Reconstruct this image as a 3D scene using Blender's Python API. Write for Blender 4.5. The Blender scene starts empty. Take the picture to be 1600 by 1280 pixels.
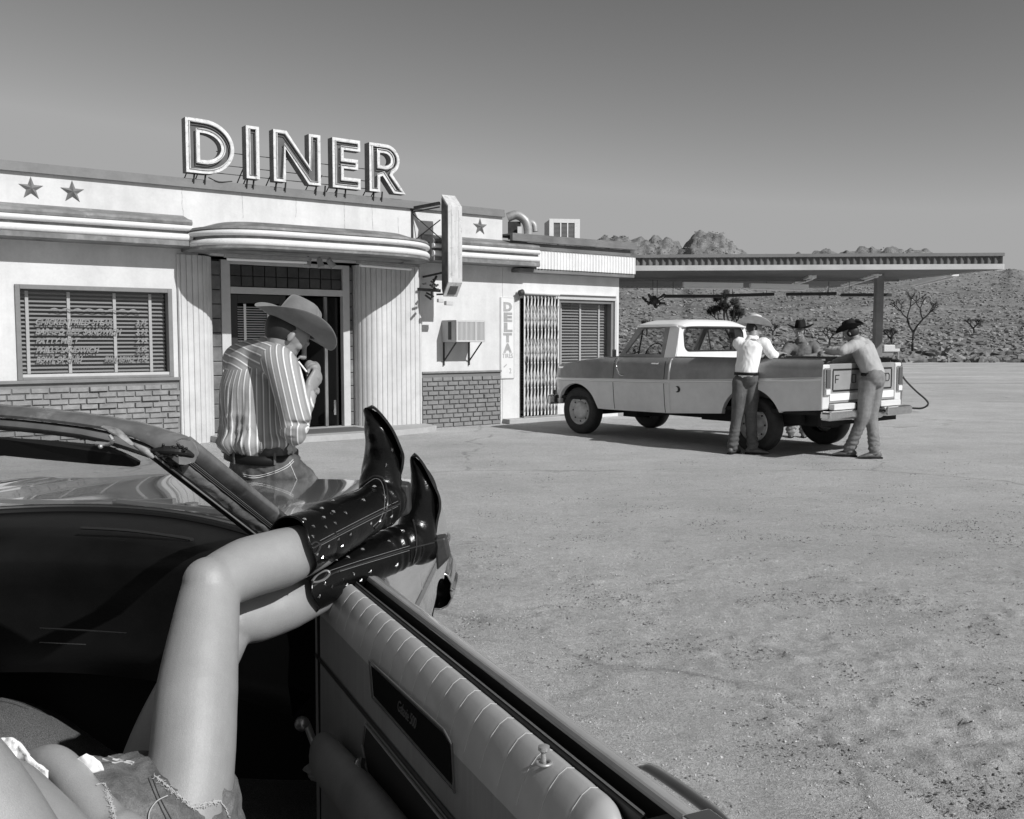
import bpy, math, random
import numpy as np
from mathutils import Vector, Matrix, noise
from mathutils.bvhtree import BVHTree
from mathutils.geometry import tessellate_polygon
R = math.radians
random.seed(7)
scene = bpy.context.scene
col = scene.collection

# ---------------------------------------------------------------- camera
PITCH = math.atan(109/1500)
EYE = 1.5
cam_d = bpy.data.cameras.new('camera'); cam = bpy.data.objects.new('camera', cam_d); col.objects.link(cam)
cam_d.sensor_width = 36; cam_d.lens = 36*1500/1600; cam_d.clip_end = 5000; cam_d.clip_start = 0.05
cam.location = (0, 0, EYE); cam.rotation_euler = (R(90)-PITCH, 0, 0)
scene.camera = cam

# ---------------------------------------------------------------- light
SUN_AZ = math.atan2(.76, -.65)      # from +Y towards +X
SUN_EL = R(36)
w = bpy.data.worlds.new("World"); scene.world = w; w.use_nodes = True
nt = w.node_tree; nt.nodes.clear()
sky = nt.nodes.new('ShaderNodeTexSky'); sky.sky_type = 'NISHITA'; sky.sun_disc = False
sky.sun_elevation = SUN_EL; sky.sun_rotation = SUN_AZ; sky.air_density = 1.0; sky.dust_density = 1.6; sky.ozone_density = 1.0
sep = nt.nodes.new('ShaderNodeSeparateColor'); nt.links.new(sky.outputs[0], sep.inputs[0])
def wmath(op, a, b):
    n = nt.nodes.new('ShaderNodeMath'); n.operation = op
    for i, q in enumerate((a, b)):
        if isinstance(q, (int, float)): n.inputs[i].default_value = q
        else: nt.links.new(q, n.inputs[i])
    return n.outputs[0]
# black-and-white film seen through an orange filter: mostly red and green
mix = wmath('ADD', wmath('MULTIPLY', sep.outputs[0], .62), wmath('MULTIPLY', sep.outputs[1], .33))
# film contrast: deeper zenith, pale horizon
mix = wmath('MINIMUM', wmath('MULTIPLY', wmath('POWER', wmath('MULTIPLY', mix, .110/.33), 1.6), .33/.110), 3.2)
comb = nt.nodes.new('ShaderNodeCombineColor')
for i in range(3): nt.links.new(mix, comb.inputs[i])
bg = nt.nodes.new('ShaderNodeBackground'); bg.inputs[1].default_value = 0.122
nt.links.new(comb.outputs[0], bg.inputs[0])
wo = nt.nodes.new('ShaderNodeOutputWorld'); nt.links.new(bg.outputs[0], wo.inputs[0])
sd = bpy.data.lights.new('sun', 'SUN'); sd.energy = 4.2; sd.angle = R(.53); sd.color = (1, 1, 1)
so = bpy.data.objects.new('sun', sd); col.objects.link(so)
SUN = Vector((math.sin(SUN_AZ)*math.cos(SUN_EL), math.cos(SUN_AZ)*math.cos(SUN_EL), math.sin(SUN_EL)))
so.rotation_euler = (-SUN).to_track_quat('-Z', 'Y').to_euler(); so.location = (10, -10, 12)
scene.view_settings.view_transform = 'Standard'; scene.view_settings.look = 'None'
scene.cycles.diffuse_bounces = 2
scene.view_settings.exposure = 0.0; scene.view_settings.gamma = 1

# ---------------------------------------------------------------- helpers
def ray(u, v):
    a = (u-800)/1500; b = (640-v)/1500
    return (a, math.cos(PITCH)+b*math.sin(PITCH), -math.sin(PITCH)+b*math.cos(PITCH))
def P(u, v, d):
    """world point at forward distance d seen in direction (u, v) of the surveyed photograph"""
    r = ray(u, v); s = d/r[1]; return Vector((r[0]*s, d, EYE+r[2]*s))

MATS = {}
def mat(name, v, rough=.7, metal=0, coat=0, spec=.5, bump=None, vary=None, grain=None, stain=None, coords='Object', alpha=None, uvstripe=None, sss=0, streak=None, sheen=0):
    if name in MATS: return MATS[name]
    m = bpy.data.materials.new(name); MATS[name] = m; m.use_nodes = True
    t = m.node_tree; b = t.nodes['Principled BSDF']; N = t.nodes.new; L = t.links.new
    b.inputs['Roughness'].default_value = rough; b.inputs['Metallic'].default_value = metal
    b.inputs['Coat Weight'].default_value = coat; b.inputs['Coat Roughness'].default_value = .04
    b.inputs['Specular IOR Level'].default_value = spec
    if sheen: b.inputs['Sheen Weight'].default_value = sheen
    tc = N('ShaderNodeTexCoord'); co = tc.outputs['Object']
    def noi(scale, detail=4, rgh=.55, sc3=None):
        n = N('ShaderNodeTexNoise'); n.inputs['Scale'].default_value = scale; n.inputs['Detail'].default_value = detail
        n.inputs['Roughness'].default_value = rgh
        if sc3:
            mp = N('ShaderNodeMapping'); mp.inputs['Scale'].default_value = sc3; L(co, mp.inputs[0]); L(mp.outputs[0], n.inputs['Vector'])
        else: L(co, n.inputs['Vector'])
        return n.outputs['Fac']
    def mth(op, a, b2, clamp=False):
        n = N('ShaderNodeMath'); n.operation = op; n.use_clamp = clamp
        for i, q in enumerate((a, b2)):
            if q is None: continue
            if isinstance(q, (int, float)): n.inputs[i].default_value = q
            else: L(q, n.inputs[i])
        return n.outputs[0]
    def rng(a, lo, hi, o0, o1):
        n = N('ShaderNodeMapRange'); n.inputs[1].default_value = lo; n.inputs[2].default_value = hi; n.inputs[3].default_value = o0; n.inputs[4].default_value = o1; L(a, n.inputs[0]); return n.outputs[0]
    cur = None
    def mul(x):
        nonlocal cur
        cur = x if cur is None else mth('MULTIPLY', cur, x)
    if uvstripe:   # (period, width, light value relative)
        uv = N('ShaderNodeUVMap'); sx = N('ShaderNodeSeparateXYZ'); L(uv.outputs[0], sx.inputs[0])
        fr = mth('FRACT', mth('DIVIDE', sx.outputs[0], uvstripe[0]), None)
        d = mth('ABSOLUTE', mth('SUBTRACT', fr, .5), None)
        line = rng(d, uvstripe[1]*.5-.03, uvstripe[1]*.5+.03, uvstripe[2], 1)
        d2 = mth('ABSOLUTE', mth('SUBTRACT', mth('FRACT', mth('ADD', mth('DIVIDE', sx.outputs[0], uvstripe[0]), .25), None), .5), None)
        mul(line); mul(rng(d2, .1, .16, .8, 1))
    if vary:   # list of (scale, lo, hi[, sc3])
        for q in vary:
            mul(rng(noi(q[0], 5, .6, q[3] if len(q) > 3 else None), .3, .7, q[1], q[2]))
    if streak:  # vertical grime streaks (scale, lo)
        mul(rng(noi(streak[0], 4, .6, (1, 1, .06)), .42, .68, 1, streak[1]))
    if grain: mul(rng(noi(grain[0], 2, .7), .25, .75, 1-grain[1], 1+grain[1]))
    if stain: mul(rng(noi(stain[0], 6, .7), stain[1], stain[1]+stain[3] if len(stain) > 3 else stain[1]+.08, 1, stain[2]))
    if cur is not None:
        v2 = mth('MULTIPLY', cur, v); cc = N('ShaderNodeCombineColor')
        for i in range(3): L(v2, cc.inputs[i])
        L(cc.outputs[0], b.inputs['Base Color'])
    else: b.inputs['Base Color'].default_value = (v, v, v, 1)
    if bump:   # list of (scale, strength, distance[, sc3])
        prev = None
        for q in bump:
            bn = N('ShaderNodeBump'); bn.inputs['Strength'].default_value = q[1]; bn.inputs['Distance'].default_value = q[2]
            L(noi(q[0], 5, .6, q[3] if len(q) > 3 else None), bn.inputs['Height'])
            if prev: L(prev, bn.inputs['Normal'])
            prev = bn.outputs[0]
        L(prev, b.inputs['Normal'])
    if sss: b.inputs['Subsurface Weight'].default_value = sss; b.inputs['Subsurface Radius'].default_value = (.01, .01, .01)
    return m
def glass(name, refl=.08, tint=.9, rough=0.0):
    m = bpy.data.materials.new(name); MATS[name] = m; m.use_nodes = True; t = m.node_tree; t.nodes.clear()
    N = t.nodes.new; L = t.links.new
    tr = N('ShaderNodeBsdfTransparent'); tr.inputs[0].default_value = (tint, tint, tint, 1)
    gl = N('ShaderNodeBsdfGlossy'); gl.inputs['Roughness'].default_value = rough; gl.inputs[0].default_value = (.9, .9, .9, 1)
    lw = N('ShaderNodeLayerWeight'); lw.inputs[0].default_value = .5; pw = N('ShaderNodeMath'); pw.operation = 'POWER'; pw.inputs[1].default_value = 5; L(lw.outputs['Facing'], pw.inputs[0]); fr = N('ShaderNodeMath'); fr.operation = 'MULTIPLY'; fr.inputs[1].default_value = .9; L(pw.outputs[0], fr.inputs[0])
    ad = N('ShaderNodeMath'); ad.operation = 'ADD'; ad.inputs[1].default_value = refl+.04; L(fr.outputs[0], ad.inputs[0])
    mx = N('ShaderNodeMixShader'); L(ad.outputs[0], mx.inputs[0]); L(tr.outputs[0], mx.inputs[1]); L(gl.outputs[0], mx.inputs[2])
    o = N('ShaderNodeOutputMaterial'); L(mx.outputs[0], o.inputs[0]); return m

WM = {}    # object -> world matrix
def tag(o, label=None, cat=None, group=None, kind=None):
    if label: o['label'] = label
    if cat: o['category'] = cat
    if group: o['group'] = group
    if kind: o['kind'] = kind
    return o
def thing(name, label, cat, loc=(0, 0, 0), rz=0, group=None):
    o = bpy.data.objects.new(name, None); col.objects.link(o); o.empty_display_size = .2
    o.location = loc; o.rotation_euler = (0, 0, rz)
    WM[o] = Matrix.Translation(Vector(loc)) @ Matrix.Rotation(rz, 4, 'Z')
    return tag(o, label, cat, group)

class MB:
    """collects shapes, then links them as one mesh object"""
    def __init__(s): s.v = []; s.f = []; s.uv = None
    def add(s, vs, fs):
        b = len(s.v); s.v += [Vector(q) for q in vs]; s.f += [tuple(i+b for i in f) for f in fs]; return s
    def box(s, x0, x1, y0, y1, z0, z1):
        x0, x1 = min(x0, x1), max(x0, x1); y0, y1 = min(y0, y1), max(y0, y1); z0, z1 = min(z0, z1), max(z0, z1)
        return s.add([(x0, y0, z0), (x1, y0, z0), (x1, y1, z0), (x0, y1, z0), (x0, y0, z1), (x1, y0, z1), (x1, y1, z1), (x0, y1, z1)],
              [(0, 3, 2, 1), (4, 5, 6, 7), (0, 1, 5, 4), (1, 2, 6, 5), (2, 3, 7, 6), (3, 0, 4, 7)])
    def obox(s, c, ax, ay, az):
        """box centred c with half-extent vectors"""
        c = Vector(c); ax = Vector(ax); ay = Vector(ay); az = Vector(az)
        vs = [c+i*ax+j*ay+k*az for k in (-1, 1) for i, j in ((-1, -1), (1, -1), (1, 1), (-1, 1))]
        return s.add(vs, [(0, 3, 2, 1), (4, 5, 6, 7), (0, 1, 5, 4), (1, 2, 6, 5), (2, 3, 7, 6), (3, 0, 4, 7)])
    def bar(s, p, q, w, h=None, up=(0, 0, 1)):
        """square bar between two points"""
        p = Vector(p); q = Vector(q); h = h or w; t = (q-p).normalized(); a = t.cross(Vector(up))
        if a.length < 1e-3: a = t.cross(Vector((1, 0, 0)))
        a.normalize(); b = a.cross(t).normalized()
        return s.obox((p+q)/2, a*w/2, b*h/2, (q-p)/2)
    def tube(s, pts, rad, n=12, side=(0, 0, 1), caps=True, closed=False):
        """rad: float, list of floats or list of (ra, rb); ra lies along side"""
        pts = [Vector(p) for p in pts]; m = len(pts)
        if not isinstance(rad, (list, tuple)): rad = [rad]*m
        rad = [(r, r) if not isinstance(r, (list, tuple)) else r for r in rad]
        side = Vector(side); rings = []; prev_a = None
        for i, p in enumerate(pts):
            if closed: t = pts[(i+1) % m]-pts[i-1]
            else: t = pts[min(i+1, m-1)]-pts[max(i-1, 0)]
            t.normalize(); a = side-side.dot(t)*t
            if a.length < .08: a = prev_a if prev_a else t.orthogonal()
            a = a-a.dot(t)*t; a.normalize(); prev_a = a; bb = t.cross(a)
            rings.append([p+a*math.cos(k*2*math.pi/n)*rad[i][0]+bb*math.sin(k*2*math.pi/n)*rad[i][1] for k in range(n)])
        vs = [q for r in rings for q in r]; fs = []
        for i in range(m if closed else m-1):
            j = (i+1) % m
            for k in range(n):
                fs.append((i*n+k, i*n+(k+1) % n, j*n+(k+1) % n, j*n+k))
        if caps and not closed: fs.append(tuple(range(n-1, -1, -1))); fs.append(tuple((m-1)*n+k for k in range(n)))
        return s.add(vs, fs)
    def limb(s, pts, rad, n=16, side=(0, 0, 1)):
        """rounded-end tube, smooth path"""
        pts = [Vector(p) for p in pts]
        rad = [(r, r) if not isinstance(r, (list, tuple)) else r for r in rad]
        P2, R2 = catmull(pts, rad, 5)
        t0 = (P2[0]-P2[1]).normalized(); t1 = (P2[-1]-P2[-2]).normalized()
        A = []; RA = []
        for k in (1.0, .92, .7, .38):
            rr = sum(R2[0])/2; A.append(P2[0]+t0*rr*k); RA.append(tuple(x*math.sqrt(max(1-k*k, .0004)) for x in R2[0]))
        B = []; RB = []
        for k in (.38, .7, .92, 1.0):
            rr = sum(R2[-1])/2; B.append(P2[-1]+t1*rr*k); RB.append(tuple(x*math.sqrt(max(1-k*k, .0004)) for x in R2[-1]))
        return s.tube(A+P2+B, RA+R2+RB, n, side)
    def ball(s, c, r, n=16, m=10, ax=None):
        """ellipsoid; r float or 3; ax 3 axes"""
        c = Vector(c); r = (r, r, r) if not isinstance(r, (list, tuple)) else r
        ax = [Vector(a).normalized() for a in ax] if ax else [Vector((1, 0, 0)), Vector((0, 1, 0)), Vector((0, 0, 1))]
        vs = []; fs = []
        for j in range(1, m):
            th = math.pi*j/m
            for k in range(n):
                ph = 2*math.pi*k/n
                vs.append(c+ax[0]*r[0]*math.sin(th)*math.cos(ph)+ax[1]*r[1]*math.sin(th)*math.sin(ph)+ax[2]*r[2]*math.cos(th))
        top = len(vs); vs.append(c+ax[2]*r[2]); bot = len(vs); vs.append(c-ax[2]*r[2])
        for j in range(m-2):
            for k in range(n): fs.append((j*n+k, (j+1)*n+k, (j+1)*n+(k+1) % n, j*n+(k+1) % n))
        for k in range(n): fs.append((top, k, (k+1) % n)); fs.append((bot, (m-2)*n+(k+1) % n, (m-2)*n+k))
        return s.add(vs, fs)
    def prism(s, poly, axis, a, b):
        """polygon [(p, q)] extruded along axis x/y/z from a to b"""
        def mk(p, q, w): return {'x': (w, p, q), 'y': (p, w, q), 'z': (p, q, w)}[axis]
        n = len(poly); vs = [mk(p, q, a) for p, q in poly]+[mk(p, q, b) for p, q in poly]
        fs = [(i, (i+1) % n, n+(i+1) % n, n+i) for i in range(n)]
        tri = tessellate_polygon([[Vector((p, q, 0)) for p, q in poly]])
        fs += [tuple(t) for t in tri]+[tuple(n+i for i in reversed(t)) for t in tri]
        return s.add(vs, fs)
    def cyl(s, p, q, r, n=24, r2=None): return s.tube([p, q], [r, r2 if r2 is not None else r], n)
    def grid(s, rows):
        """rows of points, all the same length -> surface"""
        n = len(rows[0]); vs = [q for r in rows for q in r]
        return s.add(vs, [(i*n+j, i*n+j+1, (i+1)*n+j+1, (i+1)*n+j) for i in range(len(rows)-1) for j in range(n-1)])
    def mesh(s, name, M=None):
        me = bpy.data.meshes.new(name)
        vs = [M @ q for q in s.v] if M else s.v
        me.from_pydata([tuple(q) for q in vs], [], s.f)
        if s.uv:
            u = me.uv_layers.new(name='UVMap')
            for i, c in enumerate(s.uv): u.data[i].uv = c
        me.validate(); me.update(); return me
    def build(s, name, m, parent=None, world=False, smooth=False, bevel=0, solid=0, sub=0, recalc=True, angle=40, seg=2):
        M = WM[parent].inverted() if (world and parent) else None
        me = s.mesh(name, M)
        return link(name, me, m, parent, smooth, bevel, solid, sub, recalc, angle, seg)
def link(name, me, m, parent=None, smooth=False, bevel=0, solid=0, sub=0, recalc=True, angle=40, seg=2):
    if recalc:
        import bmesh
        bm = bmesh.new(); bm.from_mesh(me); bmesh.ops.recalc_face_normals(bm, faces=bm.faces); bm.to_mesh(me); bm.free()
    o = bpy.data.objects.new(name, me); col.objects.link(o)
    me.materials.append(m)
    if smooth:
        me.shade_smooth()
        if angle and angle < 180: me.set_sharp_from_angle(angle=R(angle))
    if parent: o.parent = parent; WM[o] = WM[parent]
    else: WM[o] = Matrix.Identity(4)
    if solid:
        md = o.modifiers.new('solid', 'SOLIDIFY'); md.thickness = solid; md.offset = 0
    if sub:
        md = o.modifiers.new('sub', 'SUBSURF'); md.levels = sub; md.render_levels = sub
    if bevel:
        md = o.modifiers.new('bevel', 'BEVEL'); md.width = bevel; md.segments = seg; md.limit_method = 'ANGLE'; md.angle_limit = R(35)
    return o
def catmull(P_, R_, k):
    n = len(P_); out = []; ro = []
    for i in range(n-1):
        p0 = P_[max(i-1, 0)]; p1 = P_[i]; p2 = P_[i+1]; p3 = P_[min(i+2, n-1)]
        for j in range(k):
            t = j/k
            out.append(.5*((2*p1)+(p2-p0)*t+(2*p0-5*p1+4*p2-p3)*t*t+(3*p1-p0-3*p2+p3)*t**3))
            ro.append(tuple(R_[i][c]*(1-t)+R_[i+1][c]*t for c in range(len(R_[i]))))
    out.append(P_[-1].copy()); ro.append(tuple(R_[-1])); return out, ro
def smooth_path(pts, k=6):
    return catmull([Vector(p) for p in pts], [(0,)]*len(pts), k)[0]
def blob(mb, voxel, smooth=4, folds=None):
    """one continuous skin over all shapes of mb; returns a mesh in world coordinates"""
    me = mb.mesh('tmp'); o = bpy.data.objects.new('tmp', me); col.objects.link(o)
    md = o.modifiers.new('r', 'REMESH'); md.mode = 'VOXEL'; md.voxel_size = voxel
    if smooth: ms = o.modifiers.new('s', 'SMOOTH'); ms.iterations = smooth; ms.factor = .5
    dg = bpy.context.evaluated_depsgraph_get(); ev = o.evaluated_get(dg)
    m2 = bpy.data.meshes.new_from_object(ev); bpy.data.objects.remove(o); bpy.data.meshes.remove(me)
    if folds:
        nrm = [v.normal.copy() for v in m2.vertices]
        for v, nn in zip(m2.vertices, nrm): v.co += nn*folds(v.co, nn)
    m2.update(); return m2
def build_blob(me, name, m, parent, M=None, angle=180):
    me.transform(WM[parent].inverted() if parent else Matrix.Identity(4))
    return link(name, me, m, parent, smooth=True, recalc=False, angle=angle)
def text_mb(txt, size, depth=.004, shear=0, space=1.0, align='LEFT', bold=0):
    """flat lettering in x/y, thickness along z, as MB"""
    c = bpy.data.curves.new('t', 'FONT'); c.body = txt; c.size = size; c.extrude = depth/2; c.shear = shear; c.space_character = space
    c.align_x = align; c.offset = bold; c.resolution_u = 3
    o = bpy.data.objects.new('t', c); col.objects.link(o)
    dg = bpy.context.evaluated_depsgraph_get(); me = bpy.data.meshes.new_from_object(o.evaluated_get(dg))
    mb = MB(); mb.add([v.co for v in me.vertices], [tuple(p.vertices) for p in me.polygons])
    bpy.data.objects.remove(o); bpy.data.curves.remove(c); bpy.data.meshes.remove(me); return mb
def xf(mb, f):
    mb.v = [Vector(f(q)) for q in mb.v]; return mb
def scatter(base_v, base_f, mats_, jitter=0):
    """numpy: many copies of one little shape in one mesh"""
    bv = np.array(base_v, float); n = len(bv); k = len(mats_)
    A = np.array([m for m in mats_])            # k x 3 x 4
    V = np.einsum('kij,nj->kni', A[:, :, :3], bv)+A[:, None, :, 3]
    if jitter: V += np.random.RandomState(3).normal(0, 1, V.shape)*jitter*np.linalg.norm(A[:, :, 0], axis=1)[:, None, None]
    mb = MB(); mb.v = V.reshape(-1, 3).tolist()
    mb.f = [tuple(i+j*n for i in f) for j in range(k) for f in base_f]
    return mb
def np_mesh(mb, name):
    me = bpy.data.meshes.new(name); me.from_pydata(mb.v, [], mb.f); me.update(); return me
fnoise = lambda x, y, z: noise.noise(Vector((x, y, z)))

# ---------------------------------------------------------------- shared materials
WHITE = mat('white_stucco', .70, .85, vary=[(.9, .86, 1.05), (6, .94, 1.04), (28, .96, 1.03)], streak=(2.2, .87), stain=(2.6, .60, .80, .25), bump=[(60, .25, .004)])
WHITE2 = mat('chalky_white_paint', .70, .7, vary=[(5, .93, 1.04), (40, .95, 1.03)], stain=(9, .60, .8), bump=[(30, .2, .003)])
BOARD = mat('fluted_board_paint', .62, .6, vary=[(2.2, .84, 1.06), (12, .95, 1.03)], streak=(6, .91))
GREYW = mat('weathered_grey_wood', .17, .8, vary=[(2, .7, 1.2), (40, .85, 1.1, (.15, 1, 1))], bump=[(50, .3, .004, (.2, 1, 1))])
GREYP = mat('grey_trim_paint', .19, .55, vary=[(3, .85, 1.1), (25, .93, 1.05)])
FLASH = mat('dusty_metal_flashing', .27, .6, vary=[(2.5, .6, 1.3), (14, .8, 1.15)], stain=(5, .6, .6))
BRICKP = mat('painted_brick', .22, .75, vary=[(3, .85, 1.1), (14, .85, 1.12)], bump=[(60, .5, .006)])
MORTAR = mat('brick_mortar', .20, .9, vary=[(8, .8, 1.1)])
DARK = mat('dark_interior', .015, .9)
DARKW = mat('dark_door_paint', .014, .45)
TILE = mat('glazed_tile', .03, .35, vary=[(4, .6, 1.5), (12, .7, 1.3)])
BLIND = mat('blind_slat', .42, .5)
TAPE = mat('blind_tape', .75, .8)
STEEL = mat('galvanised_steel', .45, .45, .6, vary=[(8, .8, 1.1)])
CHROME = mat('chrome', .72, .12, 1.0, vary=[(20, .85, 1.05)])
BLACKM = mat('black_iron', .02, .6, vary=[(9, .6, 2.2)])
RUBBER = mat('tyre_rubber', .02, .75, vary=[(14, .8, 1.5)], bump=[(90, .3, .004)])
CONC = mat('concrete_slab', .42, .9, vary=[(1.5, .85, 1.08), (18, .92, 1.05)], stain=(7, .62, .75), bump=[(40, .4, .004)])
WGLASS = glass('window_glass', .05, .75)
BLACKR = mat('black_rubber', .012, .5)
TUBEM = mat('fluorescent_tube', .85, .3)
TUBED = mat('fluorescent_housing', .3, .5, vary=[(10, .8, 1.1)])
# ================================================================ ground
def ground_h(x, y):
    d = math.hypot(x, y)
    if d > 26 or y < -2: return 0.0
    near = 1/(1+math.exp((y-6.6+.1*x)*1.1))      # loose dirt near, packed lot beyond
    a = .006*fnoise(x*1.3, y*1.3, 0)*min(1, 14/(d+1))
    c = fnoise(x*4.1, y*4.1, 3.3); g = fnoise(x*11, y*11, 8.1); k = fnoise(x*27, y*27, 1.7)
    patch = max(0, fnoise(x*.9+5, y*1.4, 6.2)+.15)
    return a+near*(.017*c+.018*max(0, g)*(.25+2.6*patch)+.011*max(0, k)*(.2+3.2*patch))+.0012*g
tracks = [[(1.02, 3.95), (1.25, 3.3), (1.42, 2.85), (1.52, 2.4), (1.55, 2.0)], [(1.14, 3.95), (1.37, 3.32), (1.54, 2.86), (1.64, 2.42), (1.67, 2.0)],
          [(3.0, 8.0), (2.6, 6.8), (1.9, 6.0), (.9, 5.6), (0, 5.3)]]
tr_pts = []
for tk in tracks:
    tr_pts.append([(p.x, p.y) for p in smooth_path([(a, b, 0) for a, b in tk], 30)])
tr_np = [np.array(t) for t in tr_pts]
def axis_vals(fine0, fine1, step, lo, hi, g):
    v = list(np.arange(fine0, fine1, step)); s = step
    while v[-1] < hi: s *= g; v.append(v[-1]+s)
    s = step
    while v[0] > lo: s *= g; v.insert(0, v[0]-s)
    return v
xs = axis_vals(-.4, 5.2, .022, -1500, 1500, 1.13); ys = axis_vals(1.5, 8.0, .024, -60, 2500, 1.10)
gv = []
for y in ys:
    for x in xs:
        h = ground_h(x, y)
        if -1 < x < 5 and 1.6 < y < 8.5:
            for ti, tk in enumerate(tr_np):
                dd = np.hypot(tk[:, 0]-x, tk[:, 1]-y); i = int(dd.argmin()); dm = dd[i]
                if dm < .04:
                    h -= (.020 if ti < 2 else .004)*(1-dm/.04)*(1 if ti == 2 else (1 if (i % 5) < 3 else .25))
        gv.append((x, y, h))
nx = len(xs)
gf = [(j*nx+i, j*nx+i+1, (j+1)*nx+i+1, (j+1)*nx+i) for j in range(len(ys)-1) for i in range(nx-1)]
gme = bpy.data.meshes.new('ground'); gme.from_pydata(gv, [], gf); gme.update()
GM = bpy.data.materials.new('dry_lot_ground'); GM.use_nodes = True
def ground_mat(m, base=.485):
    t = m.node_tree; b = t.nodes['Principled BSDF']; N = t.nodes.new; L = t.links.new
    b.inputs['Roughness'].default_value = .95; b.inputs['Specular IOR Level'].default_value = .25
    tc = N('ShaderNodeTexCoord')
    def noi(s, d=4, r=.6, sc=None):
        n = N('ShaderNodeTexNoise'); n.inputs['Scale'].default_value = s; n.inputs['Detail'].default_value = d; n.inputs['Roughness'].default_value = r
        if sc:
            mp = N('ShaderNodeMapping'); mp.inputs['Scale'].default_value = sc; L(tc.outputs['Object'], mp.inputs[0]); L(mp.outputs[0], n.inputs['Vector'])
        else: L(tc.outputs['Object'], n.inputs['Vector'])
        return n.outputs['Fac']
    def rng(a, lo, hi, o0, o1):
        n = N('ShaderNodeMapRange'); n.inputs[1].default_value = lo; n.inputs[2].default_value = hi; n.inputs[3].default_value = o0; n.inputs[4].default_value = o1; L(a, n.inputs[0]); return n.outputs[0]
    def mth(op, a, c):
        n = N('ShaderNodeMath'); n.operation = op
        for i, q in enumerate((a, c)):
            if isinstance(q, (int, float)): n.inputs[i].default_value = q
            else: L(q, n.inputs[i])
        return n.outputs[0]
    v = mth('MULTIPLY', rng(noi(.22, 3), .3, .7, .88, 1.1), rng(noi(1.7, 5), .3, .7, .93, 1.06))
    v = mth('MULTIPLY', v, rng(noi(150, 2, .8), .25, .75, .6, 1.4))
    v = mth('MULTIPLY', v, rng(noi(45, 3, .7), .3, .7, .82, 1.18))
    v = mth('MULTIPLY', v, rng(noi(14, 3, .7), .3, .7, .90, 1.10)); v = mth('MULTIPLY', v, rng(noi(1.1, 6, .7, (.7, 1.3, 1)), .35, .65, .92, 1.07))
    v = mth('MULTIPLY', v, rng(noi(3.2, 7, .8, (.7, 1.4, 1)), .58, .66, 1, .72))      # dark churned dirt
    v = mth('MULTIPLY', v, rng(noi(14, 6, .8), .60, .70, 1, .70))
    v = mth('MULTIPLY', v, rng(noi(.05, 2, .5, (.4, 1.6, 1)), .45, .7, .96, 1.12))
    # thin cracks in the packed surface
    vo = N('ShaderNodeTexVoronoi'); vo.feature = 'DISTANCE_TO_EDGE'; vo.inputs['Scale'].default_value = .28
    nz = N('ShaderNodeTexNoise'); nz.inputs['Scale'].default_value = 1.3; nz.inputs['Detail'].default_value = 6; L(tc.outputs['Object'], nz.inputs['Vector'])
    mxv = N('ShaderNodeMix'); mxv.data_type = 'VECTOR'; mxv.inputs[0].default_value = .45; L(tc.outputs['Object'], mxv.inputs[4]); L(nz.outputs['Color'], mxv.inputs[5])
    L(mxv.outputs[1], vo.inputs['Vector'])
    crack = rng(vo.outputs['Distance'], .0, .006, .66, 1)
    crack = mth('MAXIMUM', crack, rng(noi(.8, 3), .42, .56, .6, 1))
    v = mth('MULTIPLY', v, crack)
    v = mth('MULTIPLY', v, base); cc = N('ShaderNodeCombineColor')
    for i in range(3): L(v, cc.inputs[i])
    L(cc.outputs[0], b.inputs['Base Color'])
    b1 = N('ShaderNodeBump'); b1.inputs['Strength'].default_value = 1.0; b1.inputs['Distance'].default_value = .014; L(noi(85, 4, .85), b1.inputs['Height'])
    b2 = N('ShaderNodeBump'); b2.inputs['Strength'].default_value = .22; b2.inputs['Distance'].default_value = .03; L(noi(9, 5, .7), b2.inputs['Height']); L(b1.outputs[0], b2.inputs['Normal'])
    L(b2.outputs[0], b.inputs['Normal'])
ground_mat(GM)
go = link('ground', gme, GM, smooth=True, recalc=False, angle=180); tag(go, kind='structure', label='pale dry dirt and gravel lot')

# loose stones
rs = np.random.RandomState(5)
octv = [(1, 0, 0), (-1, 0, 0), (0, 1, 0), (0, -1, 0), (0, 0, .7), (0, 0, -.7)]
octf = [(0, 2, 4), (2, 1, 4), (1, 3, 4), (3, 0, 4), (2, 0, 5), (1, 2, 5), (3, 1, 5), (0, 3, 5)]
def stones(n, smin, smax, seed, ymax=13.4, pw=1.0, clump=0):
    rs = np.random.RandomState(seed); out = []
    while len(out) < n:
        y = 1.4+(ymax-1.4)*rs.rand()**1.5; x = -.3+(.55*y+.8)*rs.rand()
        if rs.rand() > (13.5-y)/7: continue
        if clump:
            q = max(0, fnoise(x*1.5, y*2.3, seed)-.12)+1.5*max(0, fnoise(x*5, y*8, seed+3)-.25)
            if rs.rand() > q*clump: continue
        elif rs.rand() > .35+max(0, fnoise(x*1.1, y*1.3, seed))*2.2: continue
        if x < .45*(2.4-y)+.1 and y < 2.6: continue
        s = smin+(smax-smin)*rs.rand()**3
        a = rs.rand()*6.28; c, si = math.cos(a), math.sin(a)
        out.append([[c*s, -si*s*.8, 0, x], [si*s, c*s*.8, 0, y], [0, 0, s*.75, ground_h(x, y)+s*.2]])
    return out
st = scatter(octv, octf, stones(24000, .0018, .0075, 11), jitter=.22)
o = link('gravel', np_mesh(st, 'gravel'), mat('pale_gravel', .50, .9, vary=[(30, .6, 1.2)]), recalc=False); tag(o, 'pale loose gravel scattered over the dirt lot', 'gravel', kind='stuff')
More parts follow.
